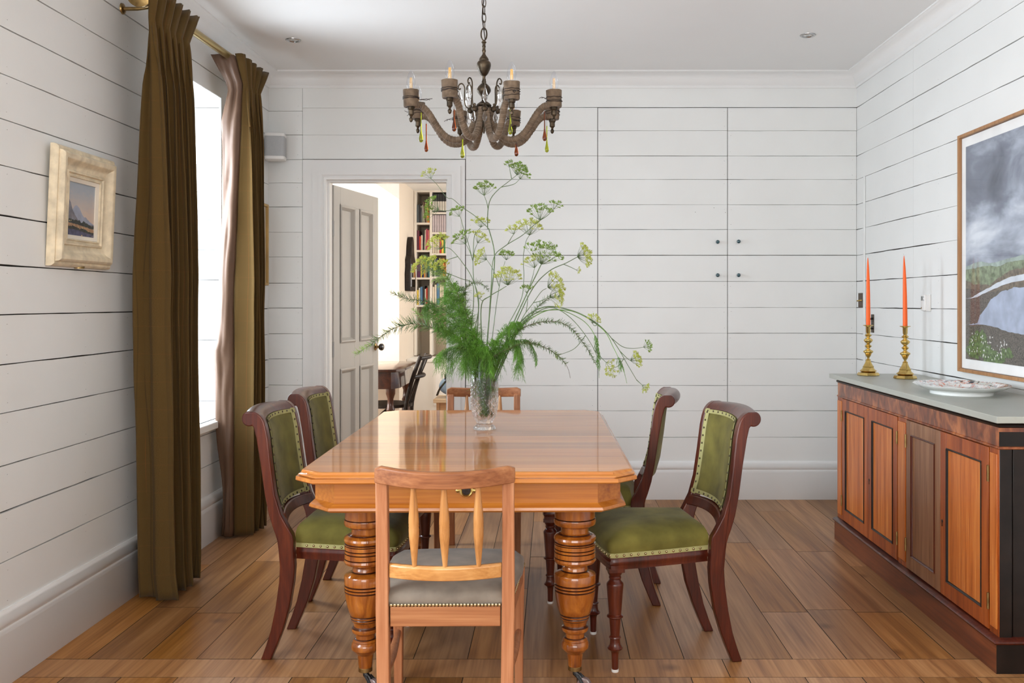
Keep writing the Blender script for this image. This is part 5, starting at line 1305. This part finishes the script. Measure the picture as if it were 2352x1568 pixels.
stalk('thick fennel stalk sweeping right to the biggest arching green head', [base_pt(.02)]+pp([(1120, 900), (1160, 790), (1180, 740), (1212, 670), (1232, 630), (1243, 607)], 0, -.04), .0034, .0018, [
    ([PL(1243, 607, -.04)], V3((.35, -.35, 1)), .082, 44, G), ([PL(1210, 672, -.02), PL(1222, 640, 0), PL(1228, 615, .01)], V3((-.3, 0, 1)), .045, 16, Yw)])
stalk('fennel stalk reaching furthest up right with a sideways yellow head', [base_pt(.02)]+pp([(1120, 900), (1165, 790), (1190, 730), (1225, 660), (1262, 622), (1300, 604), (1326, 590)], 0, .05), .003, .0013, [
    ([PL(1326, 590, .05)], V3((1, -.1, .25)), .050, 30, Yw), ([PL(1296, 606, .04), PL(1310, 613, .04), PL(1324, 620, .04)], V3((1, 0, -.2)), .010, 4, Yw)])
stalk('fennel stalk at left centre splitting into several small green heads', [base_pt(-.01)]+pp([(1105, 900), (1095, 800), (1099, 700), (1088, 640), (1086, 600)], 0, -.02), .0026, .0015, [
    ([PL(1086, 600, -.02), PL(1076, 560, -.02), PL(1064, 522, -.02), PL(1058, 500, -.02), PL(1055, 497, -.02)], V3((-.4, 0, 1)), .034, 10, G),
    ([PL(1086, 602, -.02), PL(1080, 580, -.03), PL(1070, 560, -.04)], V3((-.6, -.1, 1)), .050, 18, G),
    ([PL(1087, 600, -.02), PL(1090, 575, 0), PL(1097, 558, .01)], V3((.6, 0, 1)), .040, 13, Yw),
    ([PL(1086, 600, -.02), PL(1089, 545, 0), PL(1096, 532, .02), PL(1104, 522, .03)], V3((0, 0, 1)), .035, 14, Yw)])
stalk('fennel stalk leaning far left with pale yellow heads before the bookcase', [base_pt(-.02)]+pp([(1100, 900), (1085, 800), (1100, 700), (1085, 640), (1060, 600), (1035, 572), (1015, 568)], 0, -.05), .0022, .001, [
    ([PL(1015, 572, -.05)], V3((-.5, -.2, .8)), .052, 24, Yw), ([PL(1050, 590, -.03), PL(1020, 600, -.05), PL(1000, 618, -.06)], V3((-.8, -.2, .6)), .045, 20, Yw)])
stalk('fennel stalk low left carrying bright yellow flowers', [base_pt(-.02)]+pp([(1098, 900), (1080, 800), (1088, 690), (1084, 650), (1060, 640), (1030, 628), (1022, 624)], 0, -.07), .0022, .001, [
    ([PL(1018, 622, -.07)], V3((-.3, -.3, .7)), .038, 22, Yw), ([PL(1040, 632, -.06), PL(1000, 622, -.09), PL(975, 618, -.1)], V3((-.7, -.2, .7)), .040, 18, Yw)])
stalk('fennel stalk at centre with a broad flat yellow green head', [base_pt(0)]+pp([(1110, 900), (1106, 780), (1106, 700), (1125, 680), (1150, 665), (1163, 657)], 0, -.09), .0026, .0014, [
    ([PL(1166, 655, -.09)], V3((.05, -.25, 1)), .062, 34, Yw), ([PL(1120, 682, -.06), PL(1108, 690, -.06), PL(1102, 686, -.06)], V3((-.2, -.3, 1)), .020, 8, Yw)])
stalk('slender fennel stalk behind the centre with small open head', [base_pt(.0)]+pp([(1114, 900), (1130, 780), (1140, 700), (1150, 640), (1160, 600)], 0, .07), .002, .001, [
    ([PL(1163, 597, .07)], V3((0, 0, 1)), .034, 14, G), ([PL(1147, 660, .06), PL(1133, 620, .06), PL(1118, 596, .06)], V3((-.9, 0, .4)), .042, 18, Yw)])
stalk('fennel stalk right of centre ending in loose yellow sprays', [base_pt(.02)]+pp([(1124, 900), (1180, 780), (1200, 730), (1225, 695), (1243, 670), (1255, 662)], 0, -.06), .0022, .001, [
    ([PL(1258, 660, -.06)], V3((.8, -.2, .4)), .055, 24, Yw), ([PL(1225, 695, -.04), PL(1245, 690, -.05), PL(1262, 680, -.05)], V3((1, -.2, 0)), .050, 20, Yw), ([PL(1208, 720, -.03), PL(1212, 690, -.03), PL(1209, 672, -.03)], V3((0, 0, 1)), .025, 9, G)])
stalk('long fennel stalk arching right and hanging past the cupboard doors', [base_pt(.03)]+pp([(1128, 900), (1170, 790), (1200, 735), (1250, 705), (1310, 712), (1360, 735), (1395, 765), (1420, 800), (1440, 835), (1462, 872)], 0, .04), .0034, .001, [
    ([PL(1462, 872, .04), PL(1475, 884, .04)], V3((.6, 0, -.6)), .022, 8, Yw), ([PL(1405, 778, .04), PL(1430, 796, .05), PL(1455, 800, .05), PL(1478, 797, .05)], V3((1, 0, .3)), .026, 10, G),
    ([PL(1425, 808, .04), PL(1440, 822, .03), PL(1448, 828, .03)], V3((.8, 0, .3)), .036, 16, Yw), ([PL(1375, 745, .04), PL(1366, 748, .02), PL(1360, 742, .02)], V3((.3, -.3, .9)), .030, 12, Yw),
    ([PL(1435, 825, .04), PL(1420, 840, .03), PL(1404, 846, .03)], V3((0, -.5, -.5)), .026, 9, Yw)])
stalk('second arching fennel stalk on the right with thin drooping tips', [base_pt(.03)]+pp([(1130, 900), (1185, 770), (1215, 730), (1262, 706), (1305, 725), (1345, 770), (1372, 820), (1376, 862)], 0, -.03), .0026, .0008, [
    ([PL(1345, 770, -.03), PL(1320, 800, -.04), PL(1285, 815, -.05)], V3((-.8, 0, -.3)), .012, 5, G), ([PL(1364, 800, -.03), PL(1380, 820, -.03), PL(1392, 832, -.03)], V3((.5, -.4, -.4)), .026, 9, Yw)])

# ---- foxtail ferns: a stem bristling with needles
def fern(label, seq, d0, d1, w=14, tip=None, dens=1.0, mat=None, wp=((0, .7), (.3, 1), (.85, .9), (1, .55))):
    path = [base_pt(rv.uniform(-.015, .015))-V3((0, 0, 0))]+pp(seq, d0, d1); o = path[0].copy()
    t = thing('foxtail_fern', label, 'fern', tuple(o), group='foxtail fern sprigs in the vase')
    sp_ = smooth_path([p-o for p in path], 10); n = len(sp_)
    mb = MB(); mb.tube(sp_, [lerp(.0018, .0007, i/(n-1)) for i in range(n)], 5); mb.build('stem', M_FERNST, t)
    mb = MB(); r = random.Random(len(label)*17+int(seq[-1][0])); W_ = w*3.77/F_PX
    for i in range(n-1):
        p, q = sp_[i], sp_[i+1]; tn = (q-p); l = tn.length
        if (p+o).z < TZ+.27: continue
        tn.normalize(); k = i/(n-1); ww = W_*interp(wp, k)
        for c_ in range(max(2, int(l/.0013*dens))):
            a = r.uniform(0, 2*pi); nx = tn.orthogonal().normalized(); ny = tn.cross(nx); d = (nx*cos(a)+ny*sin(a))*1.0+tn*r.uniform(.3, 1.0); d.normalize()
            b_ = p.lerp(q, r.random()); L_ = ww*r.uniform(.55, 1.1); e = b_+d*L_+V3((0, 0, .12*L_))
            mb.tube([b_, (b_+e)/2+V3((0, 0, -.03*L_)), e], [.0008, .0010, .0004], 3, mi=1 if (tip and k > tip) else 0, caps=False)
    mb.build('needles', [mat or M_FERN, M_FERNL], t, recalc=False, ang=60)
fern('foxtail fern reaching furthest left in front of the open door', [(1100, 900), (1080, 820), (1040, 775), (990, 752), (945, 744), (905, 754), (870, 776), (842, 798), (815, 813)], 0, -.10, 15, tip=.84, dens=1.25, wp=((0, .7), (.3, 1.2), (.5, 1.9), (.62, 1.7), (.72, 1), (.88, .9), (1, .7)))
fern('foxtail fern pointing left above the longest one', [(1100, 900), (1080, 800), (1045, 735), (1000, 700), (960, 690), (925, 683), (898, 672)], 0, -.05, 17)
fern('foxtail fern rising diagonally up left from the vase', [(1105, 900), (1095, 800), (1080, 740), (1058, 690), (1040, 655), (1022, 630), (1006, 612)], 0, -.09, 17, mat=M_FROND)
fern('short foxtail fern curling over just left of centre', [(1108, 900), (1088, 800), (1062, 700), (1070, 662), (1088, 650), (1108, 652), (1122, 668)], 0, .03, 11)
fern('foxtail fern reaching up right behind the arching stalks', [(1118, 900), (1160, 800), (1195, 755), (1222, 722), (1240, 700), (1262, 684), (1290, 680)], 0, .05, 12)
fern('foxtail fern arching right and falling along the cupboard', [(1120, 900), (1155, 800), (1190, 760), (1230, 742), (1275, 738), (1310, 752), (1335, 782), (1352, 805), (1368, 836)], 0, -.06, 12)
fern('lower foxtail fern on the right drooping to a point', [(1120, 900), (1150, 820), (1180, 788), (1215, 786), (1255, 800), (1288, 822), (1304, 845), (1310, 868)], 0, -.10, 12)
fern('dark foxtail fern lying low across the vase rim on the right', [(1115, 900), (1128, 830), (1145, 812), (1170, 800), (1200, 788), (1240, 792)], -.03, -.10, 10, dens=1.4)
fern('pale foxtail fern at far left below the bookcase', [(1098, 900), (1070, 810), (1030, 755), (990, 730), (960, 722), (948, 708)], 0, .06, 15, tip=.2)
# ---- feathery fennel fronds
def frond(label, seq, d0, d1, w=34, droop=.3, mat=None, dens=1.0, thin=.00045, start=TZ+.25, kmin=0):
    path = [base_pt(rv.uniform(-.015, .015))]+pp(seq, d0, d1); o = path[0].copy()
    t = thing('fennel_frond', label, 'leaf', tuple(o), group='feathery fennel fronds in the vase')
    sp_ = smooth_path([p-o for p in path], 8); n = len(sp_)
    mb = MB(); mb.tube(sp_, [lerp(.0024, .0007, i/(n-1)) for i in range(n)], 5); mb.build('rib', M_FROND, t)
    mb = MB(); r = random.Random(len(label)*13+int(seq[-1][1])); W_ = w*3.77/F_PX
    for i in range(1, n-1):
        p = sp_[i]
        if (p+o).z < start or i < kmin*n: continue
        tn = (sp_[i+1]-sp_[i-1]).normalized(); k = i/(n-1); ww = W_*interp([(0, .6), (.4, 1), (.8, .8), (1, .3)], k)
        for sgn in (-1, 1):
            for rep in range(2):
                nx = V3((r.gauss(0, 1), r.gauss(0, 1), r.gauss(0, 1))); nx = (nx-tn*nx.dot(tn)).normalized()
                d = (nx*sgn+tn*r.uniform(.4, .9)).normalized(); L_ = ww*r.uniform(.6, 1.1)
                sub = [p+d*(L_*q/4)+V3((0, 0, -droop*L_*(q/4)**2)) for q in range(5)]
                mb.tube(sub, [.0007, .0006, .0005, .0004, .0003], 3, caps=False)
                for q in range(int(26*dens)):
                    f = r.uniform(.12, 1); b_ = sub[int(f*3.99)].lerp(sub[min(4, int(f*3.99)+1)], (f*3.99) % 1)
                    dd = (d*.7+V3((r.gauss(0, .7), r.gauss(0, .7), r.gauss(0, .7)))).normalized(); l2 = ww*r.uniform(.16, .42)
                    mb.tube([b_, b_+dd*l2*.55, b_+dd*l2+V3((0, 0, -droop*l2*.8))], [thin, thin, thin*.6], 3, caps=False)
    mb.build('feathery_leaf', mat or M_FROND, t, recalc=False, ang=60)
frond('dense bright fennel frond filling the upper left of the bunch', [(1105, 900), (1090, 800), (1065, 740), (1040, 700), (1020, 670)], 0, -.06, 46)
frond('fennel frond left of centre behind the others', [(1103, 900), (1085, 790), (1055, 720), (1050, 680), (1042, 650)], 0, .05, 44)
frond('solid bright green frond pointing left from the rim', [(1104, 900), (1090, 820), (1060, 785), (1025, 762), (1000, 748)], 0, -.12, 30, dens=1.3)
frond('fennel frond spreading left above the door knob height', [(1104, 900), (1080, 800), (1035, 740), (1000, 715), (975, 705)], 0, .02, 40)
frond('small frond upper left with pale yellow tips', [(1106, 900), (1088, 790), (1050, 690), (1020, 640), (990, 605), (975, 590)], 0, -.02, 26, mat=M_FERNL)
frond('frond drooping left over the dark chair behind', [(1104, 900), (1085, 825), (1055, 800), (1025, 808), (1000, 825)], 0, -.08, 38, droop=1.1, dens=.6)
frond('frond hanging straight down in front of the vase', [(1110, 900), (1108, 818), (1112, 800), (1120, 820), (1126, 870), (1128, 905)], -.02, -.075, 24, droop=1.0, dens=1.1)
frond('frond hanging over the left lip of the vase', [(1108, 900), (1098, 815), (1085, 802), (1072, 830), (1062, 862)], 0, -.06, 28, droop=1.2, dens=.55)
frond('central frond packed into the mouth of the vase', [(1110, 905), (1105, 850), (1100, 810), (1092, 780)], 0, -.04, 38, dens=1.0, start=TZ+.12)
frond('frond packed into the mouth of the vase on the right', [(1115, 905), (1120, 850), (1128, 810), (1140, 780)], 0, -.04, 36, dens=.9, start=TZ+.12)
frond('frond inside the vase against the glass', [(1112, 930), (1108, 900), (1104, 860), (1100, 830)], 0, -.02, 20, dens=1.0, start=TZ+.08)
frond('frond standing right of centre with curled tips', [(1115, 900), (1135, 800), (1160, 765), (1180, 745), (1196, 742)], 0, -.09, 26, droop=.9, dens=.6)
frond('frond right of centre leaning back', [(1115, 900), (1140, 790), (1165, 755), (1180, 740)], 0, .06, 22, dens=.5)
frond('wispy frond hanging down right of the vase', [(1118, 900), (1150, 810), (1180, 780), (1190, 805), (1192, 850), (1190, 875)], 0, -.08, 20, droop=1.5, dens=.8)
frond('thin wispy frond hanging under the lower fern', [(1118, 900), (1160, 800), (1205, 780), (1226, 805), (1232, 840)], 0, -.02, 10, droop=1.5, dens=.4)
frond('thread like frond dangling beyond the arching stalk', [(1122, 900), (1180, 770), (1260, 712), (1330, 730), (1366, 770), (1374, 820), (1376, 868)], 0, .02, 9, droop=1.8, dens=.5, kmin=.70)
frond('thread like frond dangling at the far right tip', [(1124, 900), (1200, 740), (1300, 712), (1380, 752), (1410, 800), (1432, 850), (1440, 880)], 0, .05, 12, droop=1.8, dens=.45, kmin=.74)
# ================================================================ NEXT ROOM CONTENTS
BY = 8.80
bc = thing('bookcase', 'built in cream bookcase seen through the open doorway', 'bookcase', (0, 0, 0))
def BQ(u): return (u-PU)*BY/F_PX
def BZq(v): return CAM_H-(v-PV)*BY/F_PX
cols = [PX+.002, BQ(989.5), BQ(1070), BQ(1150)]
def vert(x, w=.022): 
    mb = MB(); mb.box(x-w/2, x+w/2, BY, 9.15, .75, NZ); mb.build('upright', M_CREAM, bc, bevel=.001)
vert(cols[0]+.012); vert(cols[1]); vert(cols[2]); vert(cols[3])
mb = MB(); mb.box(cols[0], cols[3]+.011, BY-.005, 9.15, BZq(441), NZ); mb.build('top_rail', M_CREAM, bc)
mb = MB(); mb.box(cols[0], cols[3], 9.13, 9.15, .75, NZ); mb.build('back_board', plain('beige_back', (.60, .50, .38), rough=.7), bc)
LS = [511, 574, 637, 700]; RS = [487, 533, 581.5, 635, 700]
def shelf(a, b, v):
    mb = MB(); z = BZq(v); mb.box(a+.011, b-.011, BY+.002, 9.13, z-.018, z); mb.build('shelf', M_CREAM, bc)
for v in LS: shelf(cols[0]+.012, cols[1], v)
for v in RS: shelf(cols[1], cols[2], v); shelf(cols[2], cols[3], v)
cb = thing('low_cupboard', 'low white cupboard under the bookcase in the next room', 'cupboard', (0, 0, 0))
mb = MB(); mb.box(PX+.002, 1.2, 8.37, 9.14, .08, .715); mb.build('carcass', M_WHITE, cb)
mb = MB(); mb.box(PX+.002, 1.2, 8.35, BY-.002, .717, .742); mb.build('worktop', M_WHITE, cb, bevel=.002)
for a in (-1.06, -.44, .18):
    mb = MB(); mb.box(a, a+.6, 8.352, 8.368, .33, .69); mb.box(a+.02, a+.58, 8.346, 8.353, .35, .67); mb.build('door', M_WHITE, cb, bevel=.002)
# books
PAL = dict(slate=(.09, .11, .12), black=(.02, .02, .022), grey=(.38, .36, .31), sage=(.24, .25, .19), brown=(.12, .07, .045), tan=(.42, .31, .2), orange=(.85, .33, .06), maroon=(.12, .02, .04), ochre=(.5, .36, .13), red=(.62, .05, .03), cream=(.72, .63, .5), white=(.78, .76, .7), pink=(.62, .12, .18), salmon=(.72, .24, .17), purple=(.13, .04, .1), yellow=(.85, .62, .08), navy=(.02, .035, .11), blue=(.08, .2, .36), teal=(.04, .22, .25), green=(.06, .32, .07), lilac=(.56, .48, .5), pale=(.62, .58, .52))
BM = {k: plain('book_cover_'+k, v, var=.12, scale=30, rough=.5) for k, v in PAL.items()}
M_PAGE = plain('book_pages', (.72, .66, .55), rough=.8)
def book(x, w, h, z, c, lab, grp, lean=0, d=.17, band=None):
    t = thing('book', lab, 'book', (x, BY+.02, z), group=grp)
    mb = MB(); mb.box(0, w, 0, d, 0, h)
    mb.box(w*.12, w*.88, -.002, .0, .01, h-.01)
    if lean: mb.v = [tuple(Matrix.Rotation(lean, 4, 'Y') @ Vector(p)) for p in mb.v]
    mb.build('cover', BM[c], t, bevel=.0015)
    if band:
        mb = MB()
        for a, b in band: mb.box(-.0003, w+.0003, -.0028, d*.5, h*a, h*b)
        mb.build('spine_band', BM['black'], t)
def row(a, b, v, items, where):
    z = BZq(v)+.0005; x = a; n = len(items); gap = (b-a-sum(i[1] for i in items))/max(1, n)
    gap = max(0, min(gap, .003)); names = {}
    ORD = ['first', 'second', 'third', 'fourth', 'fifth', 'sixth', 'seventh', 'eighth', 'ninth', 'tenth', 'eleventh', 'twelfth', 'thirteenth']
    for i, it in enumerate(items):
        c, w, h = it[:3]; lean = it[3] if len(it) > 3 else 0; band = it[4] if len(it) > 4 else None
        if x+w > b: break
        book(x, w, h, z, c, '%s book, %s from the left on the %s' % (dict(sage='grey green', pale='pale grey', slate='slate grey').get(c, c), ORD[i], where), 'books on the '+where, lean, band=band)
        x += w+gap
L0, L1 = cols[0]+.026, cols[1]-.013; R0, R1 = cols[1]+.014, cols[2]-.013
lr = .10
row(L0, L1, 511, [('slate', .016, .17), ('black', .018, .175), ('slate', .012, .15), ('sage', .014, .16, -.09), ('grey', .013, .165, -.08), ('brown', .015, .20, -.10), ('tan', .010, .19, -.08), ('orange', .017, .175, -.07), ('slate', .014, .16)], 'top shelf of the left bay')
row(L0, L1, 574, [('maroon', .020, .185), ('red', .014, .13), ('cream', .017, .14), ('black', .012, .15), ('cream', .010, .19, .03), ('pink', .013, .20, .03), ('pink', .010, .19, .03), ('salmon', .013, .19)], 'second shelf of the left bay')
row(L0, L1, 637, [('purple', .018, .18), ('purple', .014, .19), ('yellow', .010, .12), ('navy', .018, .15), ('orange', .010, .14), ('tan', .014, .16), ('black', .012, .17), ('teal', .014, .16)], 'third shelf of the left bay')
row(L0, L1, 700, [('yellow', .014, .14), ('white', .012, .16), ('blue', .022, .17), ('black', .016, .18), ('cream', .012, .15), ('red', .012, .16), ('sage', .016, .18)], 'fourth shelf of the left bay')
row(R0, R1, 487, [('pale', .020, .172, 0, ((0, .08), (.60, 1.0)))]*12, 'top shelf of the right bay')
row(R0, R1, 533, [('lilac', .018, .165, 0, ((.985, 1.0),))]*11, 'second shelf of the right bay')
row(R0, R1, 581.5, [('cream', .020, .155), ('cream', .016, .15), ('cream', .022, .14), ('red', .014, .15), ('yellow', .020, .125), ('green', .010, .15), ('white', .012, .15), ('maroon', .014, .15), ('navy', .018, .16)], 'third shelf of the right bay')
row(R0, R1, 635, [('black', .014, .16), ('white', .012, .16), ('navy', .018, .17), ('black', .016, .15), ('tan', .012, .17, -.06), ('ochre', .012, .17, -.06), ('orange', .016, .17, -.06), ('orange', .012, .15)], 'fourth shelf of the right bay')
row(R0, R1, 700, [('cream', .016, .17), ('cream', .018, .19), ('blue', .024, .20), ('cream', .020, .19), ('cream', .014, .18), ('green', .022, .21), ('teal', .016, .18)], 'bottom shelf of the right bay')
# carved mirror on the pier
t = thing('carved_mirror', 'dark carved wooden mirror hanging on the cream pier in the next room', 'mirror', (PX, 8.42, 1.55))
mb = MB()
out = [(-.16, -.20), (.16, -.20), (.17, -.05), (.14, .02), (.15, .08), (.09, .12), (.07, .20), (.03, .27), (0, .29), (-.03, .27), (-.07, .20), (-.09, .12), (-.15, .08), (-.14, .02), (-.17, -.05)]
mb.prism(out, lambda y, z: V3((0.002, y, z)), lambda y, z: V3((.05, y, z))); M_CARV = plain('carved_dark_wood', (.014, .007, .004), var=.6, scale=60, bump=.8, bscale=80, rough=.45, spec=.3)
mb.build('carved_frame', M_CARV, t, bevel=.006)
mb = MB(); mb.box(.050, .053, -.10, .10, -.16, .04); mb.build('mirror_glass', plain('mirror_silver', (.9, .9, .9), metal=1, rough=.02), t, smooth=False)
# dark table
M_DKT = wood('dark_table_wood', (.018, .005, .003), (.045, .012, .005), (.08, .022, .009), 'Y', scale=1.2, rough=.3, spec=.3, coat=1.0, coatr=.1)
M_DKZ = wood('dark_turned_wood', (.025, .007, .004), (.06, .016, .007), (.10, .028, .011), 'Z', scale=2, rough=.3, spec=.3, coat=.4, coatr=.1)
nt = thing('dark_dining_table', 'dark polished table in the bright bay of the next room', 'table', (-1.72, 7.44, 0))
def oc2(hx, hy, c, z): return [V3(p) for p in ((-hx+c, -hy, z), (hx-c, -hy, z), (hx, -hy+c*2, z), (hx, hy-c*2, z), (hx-c, hy, z), (-hx+c, hy, z), (-hx, hy-c, z), (-hx, -hy+c, z))]
mb = MB(); mb.loft([oc2(.595, .465, .045, .728), oc2(.605, .475, .045, .735), oc2(.605, .475, .045, .748), oc2(.598, .468, .045, .752)]); mb.build('tabletop', M_DKT, nt, ang=30)
mb = MB(); mb.loft([oc2(.565, .435, .05, .60), oc2(.565, .435, .05, .728)]); mb.build('apron', M_DKT, nt, ang=30)
for sx_ in (-1, 1):
    for sy_ in (-1, 1):
        mb = MB(); mb.lathe([(.016, 0), (.020, .03), (.018, .08), (.030, .16), (.038, .28), (.032, .38), (.024, .42), (.034, .44), (.026, .46), (.022, .52), (.030, .545), (.036, .56), (.036, .61)], 18, T(sx_*.50, sy_*.37, 0)); mb.build('leg', M_DKZ, nt)
# bentwood chair
nc = thing('dark_wooden_chair', 'dark wooden chair pushed up to the table in the next room', 'chair', (-1.13, 7.40, 0))
mb = MB()
mb.loft([[V3((-.19+(.215)*cos(a)*1.0, .205*sin(a), z)) for a in [2*pi*i/24 for i in range(24)]] for z in (.432, .436, .452, .456)]); mb.build('seat', M_CARV, nc)
for s in (-1, 1):
    mb = MB(); mb.tube(smooth_path([V3((-.02, s*.15, 0)), V3((-.005, s*.155, .25)), V3((.0, s*.16, .45)), V3((.05, s*.17, .65)), V3((.115, s*.175, .835))], 4), .0165, 10); mb.build('back_post', M_CARV, nc)
    mb = MB(); mb.tube([V3((-.33, s*.13, .44)), V3((-.36, s*.17, 0))], [.017, .013], 10); mb.build('front_leg', M_CARV, nc)
    mb = MB(); mb.tube([V3((-.345, s*.15, .24)), V3((-.012, s*.155, .20))], .010, 8); mb.build('side_stretcher', M_CARV, nc)
    mb = MB(); mb.tube(smooth_path([V3((-.30, s*.12, .26)), V3((-.20, s*.10, .38)), V3((-.14, s*.08, .43))], 4), .009, 8); mb.build('seat_brace', M_CARV, nc)
for z, x in ((.815, .105), (.67, .055)):
    mb = MB(); mb.tube(smooth_path([V3((x, -.175, z)), V3((x+.045, -.09, z+.004)), V3((x+.06, 0, z+.005)), V3((x+.045, .09, z+.004)), V3((x, .175, z))], 4), .0155, 10, flat=1.0); mb.build('back_rail', M_CARV, nc)
for q in (-.6, 0, .6):
    mb = MB(); mb.tube([V3((-.005, q*.14, .45)), V3((.145-.03*abs(q), q*.15, .81))], .006, 8); mb.build('back_spindle', M_CARV, nc)
# bench and bag
bn = thing('pine_bench', 'pale pine bench just inside the next room', 'bench', (-.36, 7.35, 0))
mb = MB(); mb.box(-.555, .55, -.15, .19, .475, .505); mb.build('bench_top', wood('pine_top', (.55, .36, .2), (.70, .50, .31), (.78, .60, .42), 'X', rough=.45), bn, bevel=.004)
M_PINE = wood('pine_side', (.36, .17, .07), (.47, .25, .11), (.56, .33, .17), 'X', rough=.5)
for x in (-.52, .50):
    mb = MB(); mb.box(x-.012, x+.012, -.13, .17, 0, .474); mb.build('end_board', M_PINE, bn)
mb = MB(); mb.box(-.506, .486, -.125, -.105, .36, .474); mb.build('front_rail', M_PINE, bn)
bg_ = thing('rucksack', 'blue grey rucksack lying on the pine bench', 'bag', (-.735, 7.38, .506))
M_BAG = plain('blue_grey_canvas', (.20, .27, .36), var=.25, scale=12, rough=.8, bump=.4, bscale=30)
mb = MB()
def bagp(a, b):
    th = 2*pi*a; ph = pi*b; r_ = 1+.12*nz(cos(th)*2, sin(th)*2, b*3)
    return V3((.16*cos(th)*sin(ph)*r_, .13*sin(th)*sin(ph)*r_, .085+.085*-cos(ph)*(1 if b > .5 else 1)+.05*sin(ph)*max(0, cos(th))*.4))
mb.grid(28, 16, bagp); bb = mb.build('bag_body', M_BAG, bg_, ang=80)
mb = MB(); mb.tube(smooth_path([V3((-.10, -.06, .14)), V3((-.09, -.08, .185)), V3((-.03, -.08, .195)), V3((.0, -.06, .17))], 5), .007, 8); mb.build('grab_handle', M_BLACK, bg_)
for s in (-1, 1):
    mb = MB(); mb.tube(smooth_path([V3((-.16+.08*(s > 0), -.10, .02)), V3((-.13+.08*(s > 0), -.135, .08)), V3((-.08+.07*(s > 0), -.12, .14)), V3((-.04+.06*(s > 0), -.07, .17))], 5), .010, 8, flat=.4); mb.build('strap', M_BLACK, bg_)
